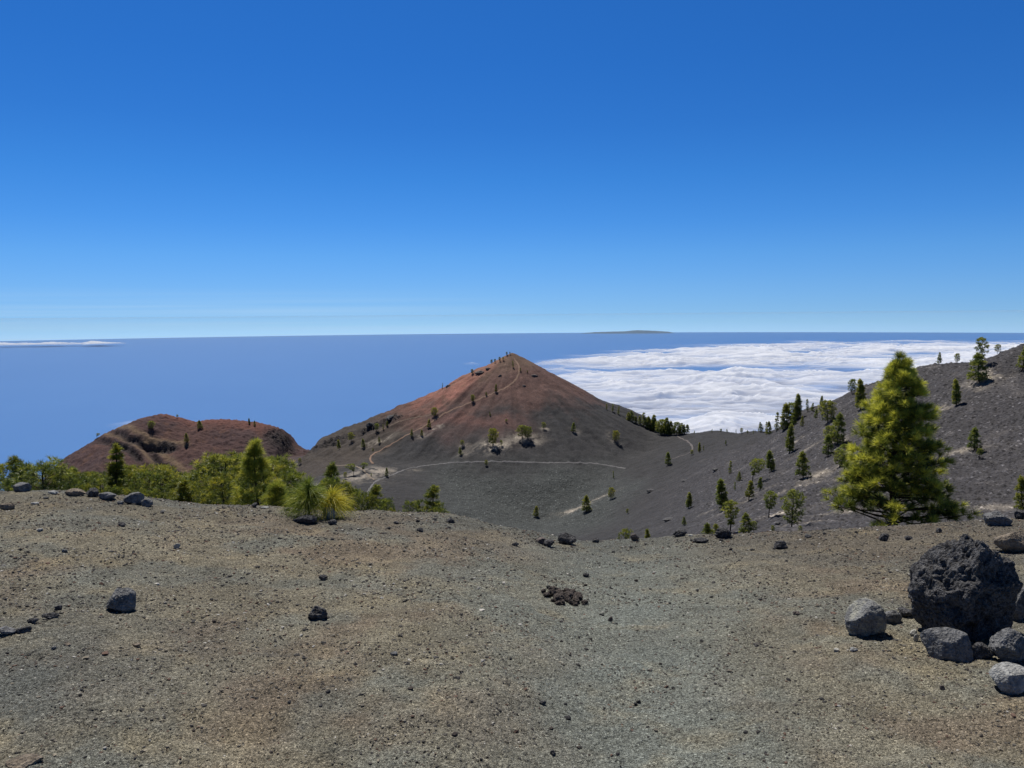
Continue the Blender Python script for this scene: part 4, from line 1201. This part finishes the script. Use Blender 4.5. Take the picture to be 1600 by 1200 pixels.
def far_trees():
    for u, v, hp, kind, lab in FARTREES:
        y0 = 60 if v > 826 and u > 900 else 130
        if kind.startswith('m_'): y0 = 11
        x, y, z = hit(u, v, y0, 1100)
        if kind.startswith('m_') and y > 60: y = 16.0; x = float(ray(u, v)[0]) * y; z = float(height(np.array([x]), np.array([y]))[0]); hp = max(hp, (z / y - float(ray(u, v - hp)[1])) * -F)
        h = hp * y / F
        bush = hp * 1.0 <= 11 and kind.startswith('round')
        nm, ct = ('shrub', 'shrub') if ('shrub' in lab or ' bush ' in lab and 'bushy' not in lab) else ('pine_tree', 'pine tree')
        plant(kind, x, y, z, h, lab, None, name=nm, cat=ct)
    for k, (u, v, hp) in enumerate(ROWTREES):
        x, y, z = hit(u, v, 300, 1100); kd = ['cone1', 'slim1', 'cone2', 'cone3', 'round1', 'thin1'][(k * 5) % 6] if k > 2 else 'thin1'
        plant(kd, x, y, z, hp * y / F, 'one of the crowded pines where the right flank of the cone meets the saddle', 'pines crowded along the right foot of the cone', wide=1.15)
    for k, (u, v, hp) in enumerate(SADDLE):
        x, y, z = hit(u, v, 300, 1100)
        plant(['cone2', 'thin1', 'round1'][k % 3], x, y, z, hp * y / F, 'one of the tiny pines on the crest of the dark saddle', 'tiny pines along the saddle crest')

THICKET = [  # u, top v, distance, kind, width factor, label (None: one of the group)
    (-12, 738, 44, 'm_round1', 1.1, None), (6, 733, 46, 'm_round2', 1.0, None), (28, 712, 42, 'm_cone2', 1.0, 'conical pine with a pointed tip at the far left of the thicket'), (44, 742, 44, 'm_round1', .9, None),
    (62, 738, 30, 'm_wide', .9, None), (75, 729, 27, 'm_round2', 1.15, 'round yellow green pine bush at the left end of the brow'), (92, 742, 30, 'm_round1', .9, None),
    (113, 733, 48, 'm_cone2', 1.0, None), (128, 741, 46, 'm_round1', 1.0, None), (146, 748, 42, 'm_wide', .9, None), (160, 747, 45, 'm_round2', 1.0, None),
    (172, 696, 40, 'm_col', .95, 'narrow column shaped pine rising over the left thicket'), (186, 748, 46, 'm_round1', 1.1, None), (200, 729, 50, 'm_round1', 1.0, None), (214, 742, 46, 'm_round2', 1.0, None),
    (226, 748, 42, 'm_wide', 1.0, None), (241, 731, 48, 'm_round1', 1.1, None), (256, 742, 44, 'm_round2', 1.0, None), (270, 748, 50, 'm_wide', .9, None), (232, 768, 33, 'm_round1', 1.0, None), (256, 772, 32, 'm_wide', .8, None),
    (281, 751, 26, 'm_col', 1.5, 'short narrow dark pine standing in the gap of the thicket'), (300, 758, 42, 'm_round2', .9, None), (312, 740, 44, 'm_round1', 1.1, None), (326, 732, 42, 'm_round2', 1.1, None), (345, 717, 40, 'm_round1', 1.2, None), (358, 722, 46, 'm_round2', 1.0, None),
    (332, 752, 32, 'm_wide', 1.0, None), (356, 748, 30, 'm_round1', 1.0, None), (374, 738, 36, 'm_round2', .9, None), (140, 765, 32, 'm_wide', .8, None), (178, 766, 30, 'm_round2', .9, None), (203, 770, 30, 'm_wide', .8, None), (118, 760, 34, 'm_round1', .8, None), (15, 752, 30, 'm_wide', .9, None), (38, 752, 28, 'm_round2', .8, None),
    (304, 772, 26, 'm_wide', .8, None), (330, 776, 24, 'm_round2', .8, None), (425, 722, 36, 'm_round1', 1.0, None), (440, 738, 34, 'm_round2', 1.0, None), (456, 742, 32, 'm_round1', 1.0, None),
    (506, 724, 30, 'm_cone1', 1.0, 'conical pine rising behind the palm like young pine'), (518, 752, 26, 'm_round1', .9, None), (536, 760, 22, 'm_round2', .9, None), (548, 768, 22, 'm_round1', .9, None), (562, 774, 20, 'm_wide', .9, None), (574, 778, 20, 'm_round2', .8, None),
    (592, 760, 22, 'm_cone2', 1.0, 'first conical sapling on the brow right of the thicket'), (606, 784, 19, 'm_round2', .8, None), (612, 796, 17, 'm_wide', .6, 'tiny yellow green bush right of the first conical sapling'),
    (638, 788, 18, 'm_round2', .8, 'small bushy pine on the brow between the two conical saplings'), (651, 782, 19, 'm_cone2', .7, 'little pale sapling left of the last conical sapling'),
    (673, 761, 20, 'm_cone2', 1.0, 'last conical sapling on the brow, darker and denser'), (690, 795, 16, 'm_wide', .8, 'low yellow green bush at the right foot of the last conical sapling'),
]
def thicket():
    for u, vt, Y, kind, wide, lab in THICKET:
        t, st = ray(u, vt); x = float(t) * Y
        z = float(height(np.array([x]), np.array([float(Y)]))[0]); h = float(st) * Y - z
        if kind == 'm_col': pass
        plant(kind, x, float(Y), z, max(h, .3), lab or 'one of the bushy green pines crowded together in the left thicket', None if lab else 'bushy pines of the left thicket', wide=wide if kind != 'm_col' else wide)

def near_pines():
    # the tall yellow pine left of the palm like sapling
    def single(u, vt, Y, label, name='pine_tree', cat='pine tree', **kw):
        t, st = ray(u, vt); x = float(t) * Y
        z = float(height(np.array([x]), np.array([Y]))[0]); h = float(st) * Y - z
        tr, cr = pine_meshes(h=h, **kw)
        e = bpy.data.objects.new(name, None); COL.objects.link(e); e.location = (x, Y, z - .02); tag(e, label, cat)
        obj('trunk', tr, e); obj('crown', cr, e)
        return x, z, h
    single(398, 690, 25.0, 'tall yellow green pine with tufted shoots left of the palm like pine', prof=[(0, .22), (.25, .26), (.45, .23), (.6, .16), (.75, .09), (.88, .04), (1, .01)], seed=31, whorl=.075, limbs=6, tufts_per=4,
           L=.22, per=44, width=.010, mat=M_NEEDLE_Y, clear=.05, up=.75, side_shoots=2, side_len=.30, trunk_r=.016, gap=.1, yellow=.95)
    single(432, 762, 22.0, 'short yellow green pine between the tall yellow pine and the palm like pine', prof=[(0, .3), (.4, .3), (.8, .16), (1, .05)], seed=32, whorl=.13, limbs=5, tufts_per=3, L=.2, per=44, width=.009, mat=M_NEEDLE_Y, up=.7, trunk_r=.016)
    # the big pine
    single(1405, 556, 22.0, 'large shaggy pine beyond the brow at the right, crown down to the ground',
           prof=[(0, .40), (.08, .39), (.16, .33), (.25, .275), (.46, .235), (.65, .17), (.80, .105), (.9, .05), (.96, .015), (1, .005)], seed=84, whorl=.042, limbs=8, tufts_per=4,
           L=.235, per=60, width=.013, mat=M_NEEDLE, clear=.02, up=.24, side_shoots=3, side_len=.27, trunk_r=.019, gap=.12, yellow=1.0, droop=.12, cone=(6, 72))

def palm_sapling():
    rs = np.random.RandomState(4)
    for (u, v, Y, shoots, L, mat, lab) in (
        (482, 766, 8.6, [((0, 0, .02), (0, -.05, 1), .36, 380, .35), ((.05, .02, -.07), (.55, 0, .75), .36, 240, .5), ((-.05, 0, -.07), (-.65, -.1, .7), .38, 240, .6), ((.0, -.05, -.10), (0, -.7, .6), .32, 200, .55), ((-.09, .05, -.13), (-.9, .2, .4), .34, 160, .65)], 1, M_NEEDLE_Y, 'palm like young pine with long arching green needles on the brow'),
        (517, 778, 8.7, [((0, 0, .0), (.45, -.1, .8), .36, 280, .9), ((.06, .03, -.05), (.8, .1, .5), .32, 200, 1.0), ((-.03, -.02, -.06), (.1, -.6, .5), .28, 160, .9), ((.0, .02, .03), (.1, 0, 1), .26, 120, .8)], 1, M_NEEDLE_Y, 'bright yellow young pine leaning right beside the palm like one')):
        t, s = ray(u, v); x = float(t) * Y; z = float(height(np.array([x]), np.array([Y]))[0])
        top = float(s) * Y - z
        e = bpy.data.objects.new('young_pine', None); COL.objects.link(e); e.location = (x, Y, z); tag(e, lab, 'young pine')
        wd = Wood(); wd.add([(0, 0, -.05), (0, 0, top * .6), (0, 0, top + .05)], [.018, .014, .008], 6)
        parts = []
        for p, a, LL, n, tint in shoots:
            c = np.array([p], float) + (0, 0, top * .97)
            wd.add([(0, 0, top * .3), tuple(c[0])], [.01, .006], 5)
            parts.append(needles(c, np.array([a], float), np.array([LL]), n, .0048, rs, np.array([tint]), cone=(3, 105), shoot=.5, droop=.42, segs=4))
        obj('trunk', wd.mesh('trunk'), e); obj('crown', crown_mesh('crown', parts, mat), e)

# ------------------------------------------------------------------ paths
def densify(pts, step=3.0):
    out = []
    for (a, b), (c, d) in zip(pts[:-1], pts[1:]):
        n = max(1, int(math.hypot(c - a, d - b) / step))
        out += [(a + (c - a) * k / n, b + (d - b) * k / n) for k in range(n)]
    return out + [pts[-1]]

def path(name, px, w, colr, seed):
    P = np.array([hit(u, v, 200, 1000)[:2] for u, v in densify(px)])
    # even spacing and a little smoothing
    for _ in range(3): P[1:-1] = (P[:-2] + 2 * P[1:-1] + P[2:]) / 4
    seg = np.hypot(*np.diff(P, axis=0).T); s = np.concatenate([[0], np.cumsum(seg)]); q = np.arange(0, s[-1], .8)
    P = np.stack([np.interp(q, s, P[:, 0]), np.interp(q, s, P[:, 1])], 1)
    T = np.gradient(P, axis=0); T /= np.hypot(T[:, 0], T[:, 1])[:, None] + 1e-9; N = np.stack([-T[:, 1], T[:, 0]], 1)
    k = np.linspace(-1, 1, 5); ww = w * (1 + .45 * vnoise2(q * .12, q * 0, seed) + .25 * vnoise2(q * .5, q * 0, seed + 1))
    X = P[:, 0:1] + N[:, 0:1] * k * ww[:, None] / 2; Y = P[:, 1:2] + N[:, 1:2] * k * ww[:, None] / 2
    Z = height(X.ravel(), Y.ravel()) + np.tile([.02, .16, .18, .16, .02], len(q))
    s_ = NT('path_grit'); Pc = s_.coords(); n = s_.noise(Pc, 1.5, 5, .6).outputs[0]
    m = s_.principled(Base_Color=s_.ramp(n, [(.3, tuple(c * .75 for c in colr)), (.7, tuple(c * 1.2 for c in colr))]), Roughness=.95, Specular_IOR_Level=.1)
    me = np_mesh(name, np.stack([X.ravel(), Y.ravel(), Z], 1), grid_faces(len(q), 5), [m])
    tag(obj(name, me), kind='structure')

def paths():
    path('path', [(803, 560), (808, 566), (812, 573), (812, 581), (808, 591), (800, 600), (786, 608), (770, 615), (750, 623), (730, 631), (712, 638), (700, 643), (688, 650), (676, 658), (660, 668), (645, 675), (630, 683), (610, 695), (597, 702), (585, 708), (578, 713), (577, 719), (583, 725)], 1.35, (.23, .155, .115), 1)
    path('path', [(571, 782), (576, 766), (582, 756), (590, 750), (605, 745), (618, 740), (630, 734), (650, 729.5), (680, 725.5), (710, 722.5), (760, 721), (800, 721.5), (850, 723), (900, 723), (930, 724), (955, 728), (978, 732)], 1.2, (.16, .155, .155), 2)
    path('path', [(1057, 681), (1070, 687), (1080, 694), (1084, 701), (1080, 707), (1065, 712), (1050, 717)], 1.1, (.14, .125, .12), 3)
    path('path', [(520, 728), (545, 727), (560, 729), (570, 736), (577, 745), (586, 750)], 1.2, (.22, .18, .14), 4)
    path('path', [(676, 648), (650, 652), (625, 658), (610, 665), (590, 675)], 1.0, (.17, .13, .10), 5)

def outcrops():
    for k, (u, v, w, h, lab) in enumerate([(1120, 735, 17, 4, 'thin dark lava outcrop high in the valley below the far path'), (1070, 752, 16, 4, 'dark lava outcrop in the valley, second from the top'),
                                           (1018, 768, 18, 4, 'dark lava outcrop in the middle of the valley'), (1046, 814, 26, 5, 'long dark lava outcrop low in the valley near the brow'),
                                           (1295, 832, 18, 9, 'dark lava block beside the left foot of the big pine'), (1216, 820, 12, 5, 'dark rock under the windswept pine'), (750, 584, 26, 5, 'dark ledge of rock high on the left skyline of the cone'), (763, 578, 12, 4, 'small dark rock above the ledge under the cone summit'), (700, 605, 12, 4, 'dark rock on the skyline beside the thin pine'), (612, 658, 34, 9, 'black lava crag on the left shoulder of the cone'), (578, 667, 18, 7, 'smaller black crag left of the lava crag on the shoulder'), (835, 588, 16, 3, 'reddish dark rock streak right of the trail top'), (818, 604, 10, 3, 'small dark rock on the red face below the trail bend'), (781, 589, 8, 4, 'small rock left of the upper trail')]):
        put_rock(u, v, w * (.75 if k > 5 else 1), h * (1.3 if k > 5 else 1), 'brown' if k > 5 and k not in (9, 10) else 'lava', lab, 900 + k, .7, .35, 4, 7, .26, .14, name='lava_outcrop', cat='rock', y0=60, y1=700, sink=.25)

# pale gritty patches are part of the ground and have to be known before it is coloured
for _u, _v, _ru, _rv, _k in PALEPX:
    _x, _y, _z = hit(_u, _v, 90, 1100); PALE.append((_x, _y, _ru * _y / F, max(_rv, 4) * (1.7 if _u > 1100 else 1.5) * _y / F, _k * .9))
_x, _y, _z = hit(555, 745, 200, 1100); PALE.append((_x, _y, 16, 16, .45))
_x, _y, _z = hit(590, 735, 200, 1100); PALE.append((_x, _y, 12, 12, .5))
protos()
near_rocks()
loose_stones()
brow_stones()
gravel()
far_trees()
thicket()
near_pines()
palm_sapling()
paths()
outcrops()
#@@END
near_ground()
far_ground()
sea()
cloud_deck()
island()
haze()
